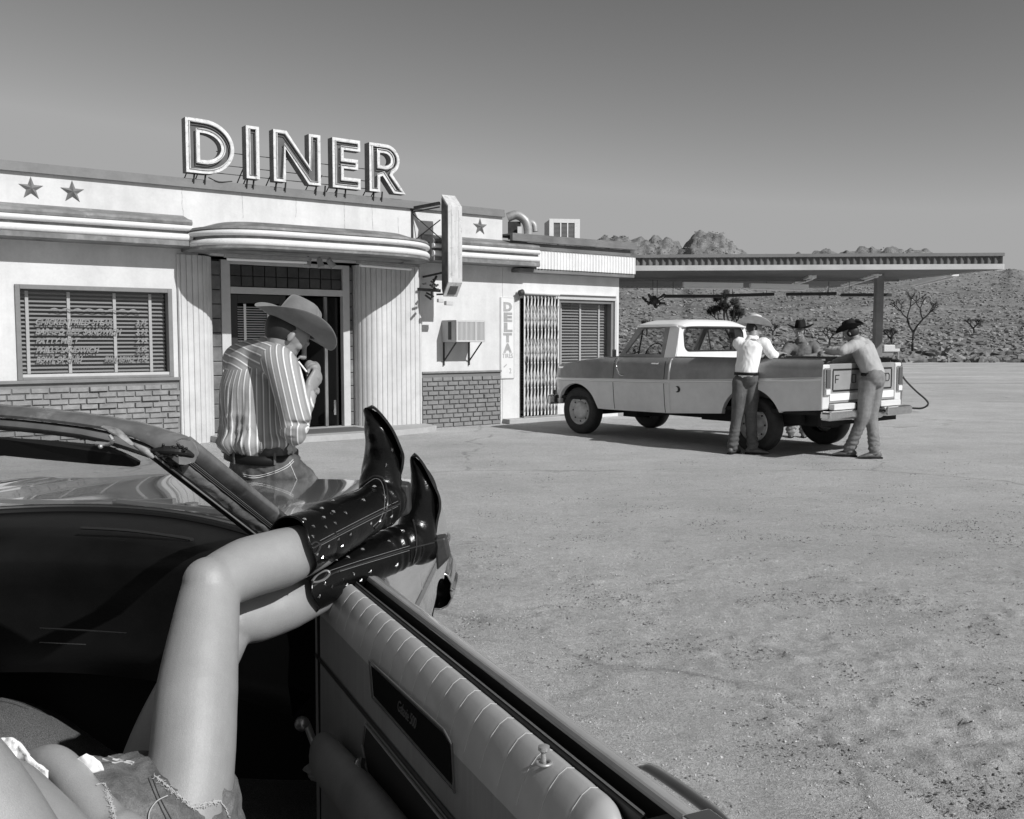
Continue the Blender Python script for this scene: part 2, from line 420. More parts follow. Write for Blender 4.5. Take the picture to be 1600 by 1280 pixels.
st = scatter(octv, octf, stones(16000, .0022, .0088, 23, clump=1.6)+[[[.004*q, 0, 0, x+.02*w2], [0, .005*q, 0, y+.012*w3], [0, 0, .003*q, ground_h(x, y)-.002]] for tk in tr_pts[:2] for i, (x, y) in enumerate(tk) if i % 5 < 3 for q, w2, w3 in (rs.rand(3)*[.8, 2, 2]+[.3, -1, -1] for _ in range(4))], jitter=.3)
o = link('dirt_clods', np_mesh(st, 'dirt_clods'), mat('dark_dirt_clod', .19, .95, vary=[(30, .6, 1.3)]), recalc=False); tag(o, 'small dark crumbs of soil on the churned dirt', 'dirt', kind='stuff')

rows = [[(x, 33+fnoise(x*.05, 0, 1)*1.5+(31-5*fnoise(x*.04, 3, 1))*k, .006) for x in np.linspace(-60, 75, 90)] for k in np.linspace(0, 1, 5)]
o = MB().grid(rows).build('dirt_road', mat('pale_sandy_road', .47, .95, vary=[(.12, .75, 1.15, (.4, 2.5, 1)), (.9, .7, 1.25, (.4, 2, 1)), (3, .85, 1.15)], grain=(30, .12), bump=[(6, .4, .05)]), recalc=False); tag(o, 'pale sandy road along the foot of the slope', kind='structure')
# ================================================================ hills
def ridge_v(u):
    pts = [(-2500, 380), (200, 372), (800, 385), (900, 383), (935, 377), (970, 372), (1000, 371), (1040, 376), (1065, 380), (1080, 366), (1100, 362), (1125, 366), (1150, 383), (1175, 399), (1230, 401), (1275, 393), (1292, 388), (1312, 392), (1335, 389), (1370, 391), (1395, 389), (1420, 388), (1440, 392), (1460, 399), (1500, 414), (1540, 424), (1560, 426), (1575, 424), (1620, 432), (1800, 425), (2600, 410), (4000, 400)]
    for (a, b), (c, d) in zip(pts, pts[1:]):
        if a <= u <= c: return b+(d-b)*(u-a)/(c-a)
    return 400
hd = [62, 68, 74, 80, 88, 96, 106, 118, 130, 144, 160, 178, 198, 220, 244, 270, 300, 330, 362, 396, 430, 466, 502, 540, 575, 610, 640, 668, 700, 760, 900]
def hill_h(u, d):
    """height of the slope at forward distance d in the direction u"""
    rv = ridge_v(u); R0 = 640
    top = EYE+(531-rv)*R0/1504
    s = max(0, (d-66)/(R0-66))
    if s > 1: h = top*(1-(s-1)*.6)
    else:
        w_ = max(0, min(1, (rv-385)/45)); h = top*((.34*s+.66*s**2.0)*w_+(.25*s+.75*s**2.3)*(1-w_))
    x = (u-800)/1500*d
    h += min(1, s*4)*(2.2*fnoise(x*.02, d*.02, 2)+.8*fnoise(x*.07, d*.07, 5))
    rock = max(0, min(1, (s-.72)/.15))*(1 if s <= 1.05 else 0)
    rk = max(0, min(1, (412-rv)/14))
    if rk: h += rk*rock*(7*abs(fnoise(x*.045, d*.03, 9))+5*fnoise(x*.11, d*.08, 1)+3*fnoise(x*.25, d*.2, 1))-rk*rock*3
    h += (1-rk)*rock*2.2*fnoise(x*.12, d*.08, 1)
    return h-.35 if s < .02 else h
us = list(np.linspace(-2400, 850, 60))+list(np.linspace(860, 1700, 330))+list(np.linspace(1720, 4000, 50))
rows = []
fine_d = []
for a, b in zip(hd, hd[1:]):
    fine_d += list(np.linspace(a, b, 4))[:-1]
fine_d.append(900)
for d in fine_d: rows.append([((u-800)/1500*d, d, hill_h(u, d)) for u in us])
hm = MB().grid(rows)
HM = mat('scrub_hillside_soil', .185, .95, vary=[(.03, .8, 1.2), (.25, .7, 1.35), (1.1, .65, 1.4)], grain=(3, .25), bump=[(.9, .7, .8), (.2, .6, 2.5)])
o = hm.build('hills', HM, smooth=True, angle=180, recalc=False); tag(o, 'stony desert hillside rising behind the lot', kind='structure')
# brush and rocks on the slope
def ico(seed, n=1):
    import bmesh
    bm = bmesh.new(); bmesh.ops.create_icosphere(bm, subdivisions=n, radius=1)
    rr = random.Random(seed)
    for v in bm.verts: v.co *= rr.uniform(.6, 1.25)
    vs = [tuple(v.co) for v in bm.verts]; fs = [tuple(v.index for v in f.verts) for f in bm.faces]; bm.free(); return vs, fs
def on_hill(n, seed, s0, s1, flat, dmin=66, dmax=640, pw=1.5):
    rs = np.random.RandomState(seed); out = []
    while len(out) < n:
        u = 840+860*rs.rand(); d = dmin+(dmax-dmin)*rs.rand()**pw
        if d < 66 and rs.rand() < .4: continue
        s = s0+(s1-s0)*rs.rand()**2; s *= .8+d/520
        x = (u-800)/1500*d; h = hill_h(u, d) if d > 66 else 0; a = rs.rand()*6.28; c, si = math.cos(a), math.sin(a)
        out.append([[c*s, -si*s, 0, x], [si*s, c*s, 0, d], [0, 0, s*flat, h+s*flat*.35]])
    return out
bv, bf = ico(3)
o = link('desert_brush', np_mesh(scatter(bv, bf, on_hill(9000, 4, .12, .55, .55), .12), 'brush'), mat('dry_brush', .14, .95, vary=[(.3, .6, 1.7), (2.5, .6, 1.6)]), recalc=False); tag(o, 'dark scrub dotting the hillside', 'scrub', kind='stuff')
o = link('dry_grass_clumps', np_mesh(scatter(bv, bf, on_hill(7000, 14, .14, .5, .5), .2), 'grass'), mat('pale_dry_grass', .24, .95, vary=[(.3, .7, 1.3), (2.5, .7, 1.4)]), recalc=False); tag(o, 'pale dry grass clumps between the scrub', 'grass', kind='stuff')
bv, bf = ico(8)
o = link('hillside_rocks', np_mesh(scatter(bv, bf, on_hill(1500, 9, .2, .5, .4, 100, 640, .9), .15), 'rocks'), mat('pale_granite', .27, .9, vary=[(.2, .8, 1.2)]), recalc=False); tag(o, 'pale boulders strewn over the slope', 'rocks', kind='stuff')
# bank of verge scrub at the foot of the hill
bv, bf = ico(5)
def verge(n, seed):
    rs = np.random.RandomState(seed); out = []
    while len(out) < n:
        u = 850+850*rs.rand(); d = 63+16*rs.rand(); s = .15+.4*rs.rand()**2; x = (u-800)/1500*d; a = rs.rand()*6.28; c, si = math.cos(a), math.sin(a)
        out.append([[c*s*1.4, -si*s, 0, x], [si*s, c*s, 0, d], [0, 0, s*.7, .1+(hill_h(u, d) if d > 66 else 0)]])
    return out
o = link('verge_scrub', np_mesh(scatter(bv, bf, verge(1500, 8), .25), 'verge'), mat('verge_brush', .20, .95, vary=[(.5, .5, 1.4), (3, .5, 1.4)]), recalc=False); tag(o, 'dusty low scrub along the foot of the slope', 'scrub', kind='stuff')

# ================================================================ joshua trees
BARK = mat('joshua_bark', .028, .95, vary=[(4, .6, 1.5)])
LEAF = mat('joshua_leaf', .04, .8, vary=[(3, .5, 1.8)])
def joshua(u, v, d, H, seed, label, cat='tree', spread=.8, depth=4, tuft=.35, dens=60, tr=.16, group=None, thin=1.0):
    rr = random.Random(seed)
    base = P(u, v, d); t = thing('joshua_tree', label, cat, tuple(base), 0, group)
    tk = MB(); cr = MB()
    def tuftat(p, dr, s):
        for _ in range(dens):
            a = Vector((rr.gauss(0, 1), rr.gauss(0, 1), rr.gauss(0, 1))).normalized(); a = (a+dr*.7).normalized()
            q = p+dr*rr.uniform(-s*.9, .1*s); e = q+a*s*rr.uniform(.6, 1.1); w_ = a.orthogonal().normalized()*s*.09
            b = len(cr.v); cr.v += [q-w_, q+w_, e]; cr.f.append((b, b+1, b+2))
    def br(p, dr, L, r, k):
        q = p+dr*L+Vector((rr.uniform(-.1, .1), rr.uniform(-.1, .1), 0))*L
        mid = (p+q)/2+Vector((rr.uniform(-.08, .08), rr.uniform(-.08, .08), -.05))*L
        tk.tube(smooth_path([p, mid, q], 3), [r, r*.93, r*.9, r*.86, r*.82, r*.8, r*.78][:7], 7)
        if k == 0: tuftat(q, (q-p).normalized(), tuft*rr.uniform(.8, 1.2)); return
        n = rr.choice([2, 2, 3]) if k > 1 else 2
        for i in range(n):
            a = i*2*math.pi/n+rr.uniform(-.5, .5)+seed
            out = Vector((math.cos(a), math.sin(a)*.8, 0))
            nd = (dr*.75+out*spread*rr.uniform(.7, 1.1)+Vector((0, 0, .28))).normalized()
            br(q, nd, L*rr.uniform(.6, .85), r*.72*thin, k-1)
    br(Vector((0, 0, 0)), Vector((rr.uniform(-.06, .06), 0, 1)).normalized(), H*.36, tr, depth)
    M = max(max(q.z for q in cr.v), .1); s = H/M
    for mb in (tk, cr): mb.v = [q*s for q in mb.v]
    tk.build('trunk', BARK, t, smooth=True); cr.build('crown', LEAF, t, recalc=False)
    return t
joshua(1426, 551, 78, 5.1, 12, 'bare forked joshua tree standing alone right of the canopy post', spread=.62, depth=4, tuft=.30, dens=26, tr=.13)
joshua(1140, 560, 62, 4.6, 5, 'dense dark joshua tree behind the pickup roof', spread=.62, depth=5, tuft=.40, dens=95, tr=.17)
for i, (u, v, d, H, sd_) in enumerate([(1522, 520, 120, 2.4, 31), (1393, 538, 96, 2.0, 32), (1296, 538, 96, 2.1, 34), (1010, 520, 120, 2.3, 35), (1208, 520, 120, 2.0, 38), (1368, 500, 160, 2.2, 39)]):
    d = d; x_ = (u-800)/1500*d; hh = hill_h(u, d); vv = 531-(hh-EYE)*1504/d
    joshua(u, vv, d, H, sd_, ['small shaggy joshua tree on the slope right of the bare tree', 'small joshua tree just left of the bare tree', 'small joshua tree between the two black-hatted men', 'small joshua tree behind the pickup windshield', 'small joshua tree above the white-hatted man', 'small joshua tree on the slope behind the canopy post'][i], depth=3, dens=26, tuft=.4, tr=.14, group='small joshua trees on the hillside')
# ================================================================ diner (local frame: x along the front, -y towards the lot)
FO = (-1.536, 16.164, 0); FA = R(36.669)
diner = thing('diner', 'long low white stucco diner with brick base and curved entrance canopy', 'diner', FO, FA)
def bx(name, m, parent, *boxes, bevel=0, **k):
    mb = MB()
    for b in boxes: mb.box(*b)
    return mb.build(name, m, parent, bevel=bevel, **k)
bx('wall', WHITE, diner, (-11, -6.12, 0, .3, 0, 3.7), (-6.12, -4.11, 0, .3, 0, .96), (-6.12, -4.11, 0, .3, 2.22, 3.7),
   (-4.11, -3.72, 0, .3, 0, 3.7), (-3.72, -.8, 0, .3, 2.74, 3.7), (-.8, 1.70, 0, .3, 0, 3.7), (-11, 1.70, 8, 8.3, 0, 3.5), (1.40, 1.70, .3, 8, 0, 3.5), (-11, -10.7, .3, 8, 0, 3.5))
bx('roof', mat('tar_roof', .12, .9), diner, (-10.7, 1.4, .3, 8, 3.3, 3.4))
bx('parapet_cap', GREYP, diner, (-11, 1.73, -.03, .36, 3.735, 3.79), (-11, 1.72, -.06, -.0005, 3.66, 3.734))
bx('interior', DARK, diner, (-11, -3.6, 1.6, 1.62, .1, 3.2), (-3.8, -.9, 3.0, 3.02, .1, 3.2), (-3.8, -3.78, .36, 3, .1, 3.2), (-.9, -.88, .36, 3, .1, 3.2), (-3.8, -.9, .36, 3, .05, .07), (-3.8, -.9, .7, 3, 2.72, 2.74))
# stars
def star(cx, cz, r, y=-.004):
    vs = []; n = 10
    for i in range(n):
        a = math.pi/2+i*math.pi/5; q = r if i % 2 == 0 else r*.40
        vs.append((cx+q*math.cos(a), y, cz+q*math.sin(a)))
    vs.append((cx, y-.05, cz))
    return MB().add(vs, [(i, (i+1) % n, n) for i in range(n)]+[tuple(range(n-1, -1, -1))])
STARM = mat('star_grey_metal', .22, .45, .3, vary=[(12, .8, 1.2)])
for cx in (-5.88, -5.38, 1.22): star(cx, 3.46, .155).build('star', STARM, diner)
for cx in (-6.9, -7.4): star(cx, 3.46, .155).build('star', STARM, diner)
# eaves: grey step mouldings with two rounded white bands
def sweep(path, prof, closed_prof=True):
    """path [(x, o)] with outward normals; prof [(out, z)]"""
    mb = MB(); rows = []
    n = len(path)
    for i, (x, o) in enumerate(path):
        a = path[max(i-1, 0)]; b = path[min(i+1, n-1)]
        tx, to = b[0]-a[0], b[1]-a[1]; L = math.hypot(tx, to); nx_, no = -to/L, tx/L
        rows.append([(x+nx_*p, -(o+no*p), z) for p, z in prof])
    if closed_prof: rows = [r+[r[0]] for r in rows]
    mb.grid(rows)
    m = len(prof)
    if closed_prof:
        b0 = len(mb.v); mb.v += [Vector(q) for q in rows[0][:-1]]; mb.f.append(tuple(range(b0, b0+m)))
        b0 = len(mb.v); mb.v += [Vector(q) for q in rows[-1][:-1]]; mb.f.append(tuple(range(b0+m-1, b0-1, -1)))
    return mb
def band(zc, h, out):
    return [(out-.05, zc-h/2), (out, zc-h/2), (out+.022, zc-h*.25), (out+.028, zc), (out+.022, zc+h*.25), (out, zc+h/2), (out-.05, zc+h/2)]
def eave(path, dz, name, lip=0.0, reach=0.0):
    # out measured from path line; path sits .36 behind the front
    body = [(-reach, 3.26+dz), (.22, 3.19+dz), (.38, 3.16+dz), (.40, 3.125+dz), (.39, 3.09+dz), (.34, 3.085+dz), (.34, 2.87+dz), (.40, 2.865+dz), (.40, 2.80+dz+lip), (.36, 2.79+dz+lip), (-reach, 2.79+dz+lip)]
    if lip: body = [(o, z-.03 if z > 3.12+dz else z) for o, z in body]
    sweep(path, body).build(name, mat('eave_paint', .19, .6, vary=[(2.5, .6, 1.4), (14, .8, 1.15)], stain=(5, .6, 1.5)), diner)
    b = sweep(path, band(3.045+dz, .075, .385)); b2 = sweep(path, band(2.915+dz, .095, .385))
    b.build('white_band', WHITE2, diner, smooth=True, angle=50); b2.build('white_band', WHITE2, diner, smooth=True, angle=50)
eave([(-11+i*.5, 0.002) for i in range(0, 15)]+[(-3.92, .002)], 0, 'eave')
eave([(.02, .002), (.6, .002), (1.2, .002), (1.8, .002), (2.24, .002)], 0, 'eave')
cpath = [(p.x, p.y) for p in smooth_path([(a_, b_, 0) for a_, b_ in [(-3.56, .004), (-3.56, .36), (-3.46, .64), (-3.20, .80), (-2.6, .84), (-1.9, .85), (-1.25, .84), (-.86, .74), (-.60, .50), (-.46, .20), (-.42, .004)]], 5)]
eave([(cpath[0][0], .004)]+cpath[1:-1]+[(cpath[-1][0], .004)], -.085, 'entrance_canopy', lip=.035)
# canopy slab (top and soffit)
top = [(-3.62, -.002)]+[(x*1.0, -(o+.1)) for x, o in cpath]+[(-.34, -.002)]
MB().prism([(a, b) for a, b in top], 'z', 2.755, 3.10).build('canopy_slab', FLASH, diner)
mb = MB()
rj = random.Random(12); CRK = mat('hairline_crack', .30, .9)
for x, z0, z1 in ((-3.93, 3.2, 3.65), (-3.05, 3.3, 3.655), (-1.38, 3.2, 3.655), (-.9, 3.3, 3.65), (-.42, 3.18, 3.5), (-2.2, 3.4, 3.655), (-6.6, 3.2, 3.65)):
    z = z1; mb = MB()
    while z > z0:
        q = z-rj.uniform(.02, .06); dx = rj.uniform(-.006, .006); w_ = rj.uniform(.001, .003); mb.add([(x, -.003, z), (x+w_*2, -.003, z), (x+dx+w_*2, -.003, q), (x+dx, -.003, q)], [(0, 1, 2, 3)]); x += dx; z = q
    mb.build('wall_crack', CRK, diner, recalc=False)
# fluted board columns either side of the door
def boards(path, z0, z1, n, name):
    """path smooth list of (x,y); n boards with v grooves"""
    pl = [Vector((a, b, 0)) for a, b in path]
    seg = [0]
    for a, b in zip(pl, pl[1:]): seg.append(seg[-1]+(b-a).length)
    def at(s):
        for i in range(len(seg)-1):
            if s <= seg[i+1]+1e-9:
                t = (s-seg[i])/(seg[i+1]-seg[i]); p = pl[i].lerp(pl[i+1], t); d = (pl[i+1]-pl[i]).normalized(); return p, Vector((d.y, -d.x, 0))
        return pl[-1], Vector((0, -1, 0))
    row = []; L = seg[-1]; bw = L/n
    for i in range(n):
        for s, e in ((.0, -.014), (.07, 0), (.35, .004), (.65, .004), (.93, 0)):
            p, nn = at(min(L, (i+s)*bw)); row.append(p+nn*e)
    p, nn = at(L); row.append(p)
    mb = MB(); mb.grid([[(q.x, q.y, z0) for q in row], [(q.x, q.y, z1) for q in row]])
    return mb.build(name, BOARD, diner, recalc=False)
def arc(cx, cy, r, a0, a1, n=10): return [(cx+r*math.cos(R(a0+(a1-a0)*i/n)), cy+r*math.sin(R(a0+(a1-a0)*i/n))) for i in range(n+1)]
boards([(-4.03, .0), (-4.03, -.045), (-3.80, -.045)]+arc(-3.80, .305, .35, 270, 360, 10)+[(-3.45, .40)], 0.0, 2.71, 11, 'fluted_column')
boards([(-1.06, .42), (-1.06, .305)]+arc(-.71, .305, .35, 180, 270, 12)+[(-.35, -.045), (0.0, -.045), (0, 0)], .09, 2.71, 16, 'fluted_column')
# entrance
LTRIM = mat('light_trim_paint', .52, .6, vary=[(6, .9, 1.05)], stain=(12, .62, .8))
bx('door_frame', LTRIM, diner, (-3.27, -3.13, .33, .44, .09, 2.7), (-1.26, -1.14, .33, .44, .09, 2.7), (-3.129, -1.261, .33, .44, 2.2, 2.30), (-3.129, -1.261, .33, .44, 2.64, 2.70), bevel=.004)
mb = MB()
for k in range(10):
    for j in range(2): mb.box(-3.129+k*.187+.006, -3.129+(k+1)*.187-.006, .372, .40, 2.303+j*.168+.006, 2.303+(j+1)*.168-.006)
t_ = mb.build('transom_tiles', TILE, diner, bevel=.006)
for xa in ((-3.44, -3.272), (-1.138, -1.07)):
    mb = MB()
    for j in range(12): mb.box(xa[0], xa[1], .35, .41, .1+j*.215+.006, .1+(j+1)*.215-.006)
    mb.build('side_tiles', mat('side_tile', .15, .4, vary=[(2, .5, 1.5), (9, .8, 1.2)]), diner, bevel=.005)
bx('entrance_backing', DARKW, diner, (-3.46, -3.27, .412, .43, .09, 2.7), (-1.14, -1.05, .412, .43, .09, 2.7), (-3.129, -1.261, .42, .43, 2.31, 2.63))
dr = bx('door', DARKW, diner, (-3.12, -3.0, .40, .45, .1, 2.19), (-2.32, -2.22, .40, .45, .1, 2.19), (-3.0, -2.32, .40, .45, 2.06, 2.19), (-3.0, -2.32, .40, .45, .1, .5), bevel=.004)
mb = MB()
for k in range(40): mb.add([(-2.99, .47, .55+k*.037), (-2.33, .47, .55+k*.037), (-2.33, .495, .566+k*.037), (-2.99, .495, .566+k*.037)], [(0, 1, 2, 3)])
mb.build('door_blind', mat('white_blind', .72, .5), dr, solid=.002)
for tx in (-2.88, -2.50): bx('blind_tape', TAPE, dr, (tx, tx+.04, .462, .466, .52, 2.05))
d2 = MB(); d2.obox((-1.49, .72, 1.14), (.022, .012, 0), (-.16, .30, 0), (0, 0, 1.04)); d2 = d2.build('door', DARKW, diner, bevel=.004)
bx('door_edge', mat('worn_door_edge', .16, .5, vary=[(9, .5, 1.6, (1, 1, .3))]), d2, (-1.56, -1.51, .40, .44, .1, 2.19))
bx('handle', CHROME, d2, (-1.44, -1.40, .36, .42, .32, .36), (-1.44, -1.40, .34, .36, .28, .52), bevel=.004)
# doorstep slab, follows the canopy
slab = [(-3.62, .40)]+[(-2.0+2.15*math.cos(math.pi*(1-i/24)), -(.08+.85*math.sin(math.pi*i/24)**.7)) for i in range(25)]+[(.0, .0), (-.9, .0), (-.9, .40)]
slab = [(-3.62, .45)]+[(x, y) for x, y in slab if -3.62 <= x <= .06][1:-3]+[(.06, -.047), (-.35, -.046), (-.98, .2), (-1.0, .45)]
MB().prism(slab, 'z', 0, .092).build('doorstep', CONC, diner, bevel=.01)
tag(bx('doormat', mat('doormat_rubber', .10, .95, bump=[(200, .6, .004)]), None, (0, 1.25, 0, .62, 0, .014), bevel=.004), 'dark rubber doormat lying on the diner doorstep', 'doormat')
dm = bpy.data.objects['doormat']; c_, s_ = math.cos(FA), math.sin(FA)
dm.location = (FO[0]+c_*-2.5-s_*-.62, FO[1]+s_*-2.5+c_*-.62, .0925); dm.rotation_euler = (0, 0, FA)
# brick bases
def bricks(x0, x1, z1, y, wob, seed, bw=.235, bh=.079):
    rr = random.Random(seed); mb = MB(); row = 0; z = .0
    while z+bh <= z1+.01:
        x = x0-(bw*.5 if row % 2 else 0)+rr.uniform(-.02, .02)
        while x < x1:
            w_ = bw*rr.uniform(.92, 1.08); a = max(x, x0)+.005; b = min(x+w_, x1)-.005
            if b-a > .02:
                pr = rr.choice([0, 0, .002, .004]+([.018, .028] if rr.random() < wob else [])); zz = rr.uniform(-.002, .002)*(1+wob*3)
                h2 = bh-.012
                vs = [(a, y, z+.006+zz), (b, y, z+.006+zz), (b, y, z+h2+zz+.006), (a, y, z+h2+zz+.006)]
                e = .006; q = y-.022-pr; j = lambda: rr.uniform(-.003, .003)*(1+2*(pr > .01))
                vs += [(a+e, q+j(), z+.012+zz), (b-e, q+j(), z+.012+zz), (b-e, q+j(), z+h2+zz), (a+e, q+j(), z+h2+zz)]
                mb.add(vs, [(0, 1, 5, 4), (1, 2, 6, 5), (2, 3, 7, 6), (3, 0, 4, 7), (4, 5, 6, 7)])
            x += w_
        z += bh; row += 1
    return mb
b = bricks(-9, -4.035, .93, -.012, .55, 3).build('brick_base', mat('painted_rustic_brick', .26, .75, vary=[(3, .85, 1.1), (11, .8, 1.2)], bump=[(60, .6, .008)]), diner); bx('mortar', MORTAR, b, (-9, -4.035, -.011, -.001, 0, .945))
b = bricks(.002, 1.645, .93, -.022, .06, 9, .21, .079).build('brick_base', BRICKP, diner); bx('mortar', mat('mortar_painted', .17, .8), b, (.002, 1.645, -.021, -.001, 0, .95))
bx('brick_cap', BRICKP, diner, (.001, 1.65, -.055, -.0225, .93, .962), bevel=.004)
# window with blinds and menu lettering
def window(parent, x0, x1, z0, z1, tapes, pitch=.055, fm=GREYP, sill=True, y=0.0, bl=BLIND):
    f = bx('window', fm, parent, (x0, x0+.06, y-.03, y+.12, z0, z1), (x1-.06, x1, y-.03, y+.12, z0, z1), (x0+.06, x1-.06, y-.03, y+.12, z1-.06, z1), (x0+.06, x1-.06, y-.03, y+.12, z0, z0+.035), bevel=.005)
    if sill: bx('sill', fm, f, (x0-2.6 if x0 < -5 else x0-.1, x1+.08, y-.06, y-.001, z0-.045, z0-.001), bevel=.005)
    if sill: bx('lower_rail', LTRIM, f, (x0+.06, x1-.06, y-.012, y+.08, z0+.036, z0+.075), bevel=.003)
    mb = MB(); k = 0; zz = z0+.09
    rr = random.Random(int(x0*100))
    while zz < z1-.08:
        dz = rr.uniform(-.002, .002); mb.add([(x0+.065, y+.125, zz), (x1-.065, y+.125, zz+dz), (x1-.065, y+.150, zz+dz+.024), (x0+.065, y+.150, zz+.024)], [(0, 1, 2, 3)]); zz += pitch
    bl_ = mb.build('blind', bl, f, solid=.002, recalc=False)
    for tx in tapes: MB().box(tx-.02, tx+.02, y+.112, y+.116, z0+.08, z1-.08).build('blind_tape', TAPE, bl_)
    mb = MB(); mb.add([(x0+.06, y+.08, z0+.03), (x1-.06, y+.08, z0+.03), (x1-.06, y+.08, z1-.05), (x0+.06, y+.08, z1-.05)], [(0, 1, 2, 3)])
    mb.build('pane', WGLASS, f, recalc=False)
    return f
wn = window(diner, -6.12, -4.11, .97, 2.22, (-5.96, -5.45, -4.86, -4.38))
MENU = mat('faded_window_lettering', .23, .7, vary=[(20, .6, 1.3)])
mb = MB()
for txt, x, z, h in [('CHICKEN FRIED STEAK', -5.88, 1.70, .085), ('3.75', -4.60, 1.70, .085), ('BAR-B-Q BEEF SANDWICH', -5.88, 1.575, .085), ('3.95', -4.60, 1.575, .085),
                     ('PATTY MELT', -5.88, 1.45, .085), ('2.95', -4.60, 1.45, .085), ('PHILLY SANDWICH', -5.88, 1.325, .085), ('3.95', -4.60, 1.325, .085), ('BOWL OF CHILI', -5.88, 1.20, .085), ('SMALL BOWLS', -5.02, 1.20, .08), ('1.95', -4.60, 1.20, .085)]:
    tm = text_mb(txt, h*1.25, .002, .35, 1.0, bold=.004); wd = max(v.x for v in tm.v)
    sc = {'CHICKEN FRIED STEAK': 1.0, 'BAR-B-Q BEEF SANDWICH': 1.10, 'PATTY MELT': .55, 'PHILLY SANDWICH': .80, 'BOWL OF CHILI': .58, 'SMALL BOWLS': .40}.get(txt, .17)/wd
    xf(tm, lambda q: (x+q.x*sc, .074-q.z, z+q.y)); mb.add(tm.v, tm.f)
for i in range(8): mb.tube(smooth_path([(-5.68+i*.145, .074, 1.90), (-5.63+i*.145, .074, 1.915), (-5.57+i*.145, .074, 1.89), (-5.53+i*.145, .074, 1.90)], 3), [(.002, .012)]*10, 6, side=(0, 1, 0))
mb.build('menu_lettering', MENU, wn, recalc=False)
# lamps under the canopy
def tube_lamp(name, p, q, label, w_=.12, group=None, th=.05):
    p = Vector(p); q = Vector(q); t = thing(name, label, 'light fixture', tuple(p), 0, group); d = q-p; u_ = d.normalized(); sd_ = u_.cross(Vector((0, 0, 1))).normalized()
    mb = MB(); mb.obox(d/2, sd_*w_/2, Vector((0, 0, th/2)), d/2); mb.build('housing', TUBED if th < .09 else TUBEM, t, bevel=.006)
    mb = MB(); mb.cyl(u_*.03+Vector((0, 0, -th/2-.022)), d-u_*.03+Vector((0, 0, -th/2-.022)), .02, 12); mb.build('tube', TUBEM, t, smooth=True)
    return t
def FL(x, o, z): return (FO[0]+c_*x+s_*o, FO[1]+s_*x-c_*o, z)
tube_lamp('tube_light', FL(-3.62, .80, 2.66), FL(-2.42, .90, 2.66), 'long tube light under the canopy left of the spotlights', group='tube lights under the diner canopy')
tube_lamp('tube_light', FL(-1.62, .90, 2.66), FL(-.52, .62, 2.66), 'shorter tube light under the canopy right of the spotlights', group='tube lights under the diner canopy')
for i, (x, lab) in enumerate([(-2.40, 'left of the three small spotlights under the canopy'), (-2.22, 'middle of the three small spotlights under the canopy'), (-2.06, 'right tilted one of the three spotlights under the canopy')]):
    t = thing('spotlight', lab, 'spotlight', FL(x, .85, 2.70), FA, 'spotlights under the diner canopy')
    a = Vector((0, 0, -.06)); d_ = Vector(([-.3, .1, .5][i], -.2, -.7)).normalized()
    MB().cyl((0, 0, .01), a, .014).build('stem', GREYP, t); MB().tube([a-d_*.05, a-d_*.04, a+d_*.02, a+d_*.09], [.018, .04, .045, .05], 16).build('lamp_shade', TUBED, t, smooth=True)
# ---------------------------------------------------------------- DINER roof sign
SIGNG = mat('sign_weathered_grey', .22, .6, vary=[(5, .75, 1.2), (20, .85, 1.1)]); SIGND = mat('sign_face_dark', .09, .6, vary=[(6, .75, 1.3)])
SIGNW = mat('sign_white_rim', .72, .5, vary=[(14, .7, 1.1)], stain=(16, .56, .5)); NEON = mat('dead_neon_tube', .66, .2, coat=.4, vary=[(9, .6, 1.1)])
sign = thing('diner_roof_sign', 'big roof sign of neon letters reading DINER', 'sign', FL(-3.9, .0, 3.8), FA)
def arcp(cx, cy, rx, ry, a0, a1, n=12): return [(cx+rx*math.cos(R(a0+(a1-a0)*i/n)), cy+ry*math.sin(R(a0+(a1-a0)*i/n))) for i in range(n+1)]
H_ = .76; S = .20
LET = {
 'D': ([(0, 0)]+[(.22, 0)]+arcp(.26, .38, .44, .38, -90, 90, 20)+[(.22, .76), (0, .76)], [(S, .19)]+arcp(.25, .38, .26, .19, -90, 90, 20)+[(S, .57)]),
 'I': ([(0, 0), (.20, 0), (.20, .76), (0, .76)], None),
 'N': ([(0, 0), (.19, 0), (.19, .50), (.56, 0), (.76, 0), (.76, .76), (.57, .76), (.57, .28), (.21, .76), (0, .76)], None),
 'E': ([(0, 0), (.48, 0), (.48, .17), (.19, .17), (.19, .305), (.44, .305), (.44, .46), (.19, .46), (.19, .59), (.48, .59), (.48, .76), (0, .76)], None),
 'R': ([(0, 0), (.19, 0), (.19, .24), (.24, .26), (.44, 0), (.66, 0), (.42, .29)]+arcp(.30, .52, .25, .24, -58, 90, 14)+[(0, .76)], [(.19, .42)]+arcp(.28, .52, .11, .10, -90, 90, 10)+[(.19, .62)])}
def offs(poly, d):
    n = len(poly); out = []
    for i in range(n):
        a = Vector(poly[i-1]).to_2d(); b = Vector(poly[i]).to_2d(); c = Vector(poly[(i+1) % n]).to_2d()
        e1 = (b-a); e2 = (c-b)
        if e1.length < 1e-6: e1 = e2
        if e2.length < 1e-6: e2 = e1
        e1.normalize(); e2.normalize(); n1 = Vector((-e1.y, e1.x)); n2 = Vector((-e2.y, e2.x)); m_ = (n1+n2)
        k = d/max(.45, (1+n1.dot(n2))/1.0)
        out.append((b.x+m_.x*k, b.y+m_.y*k))
    return out
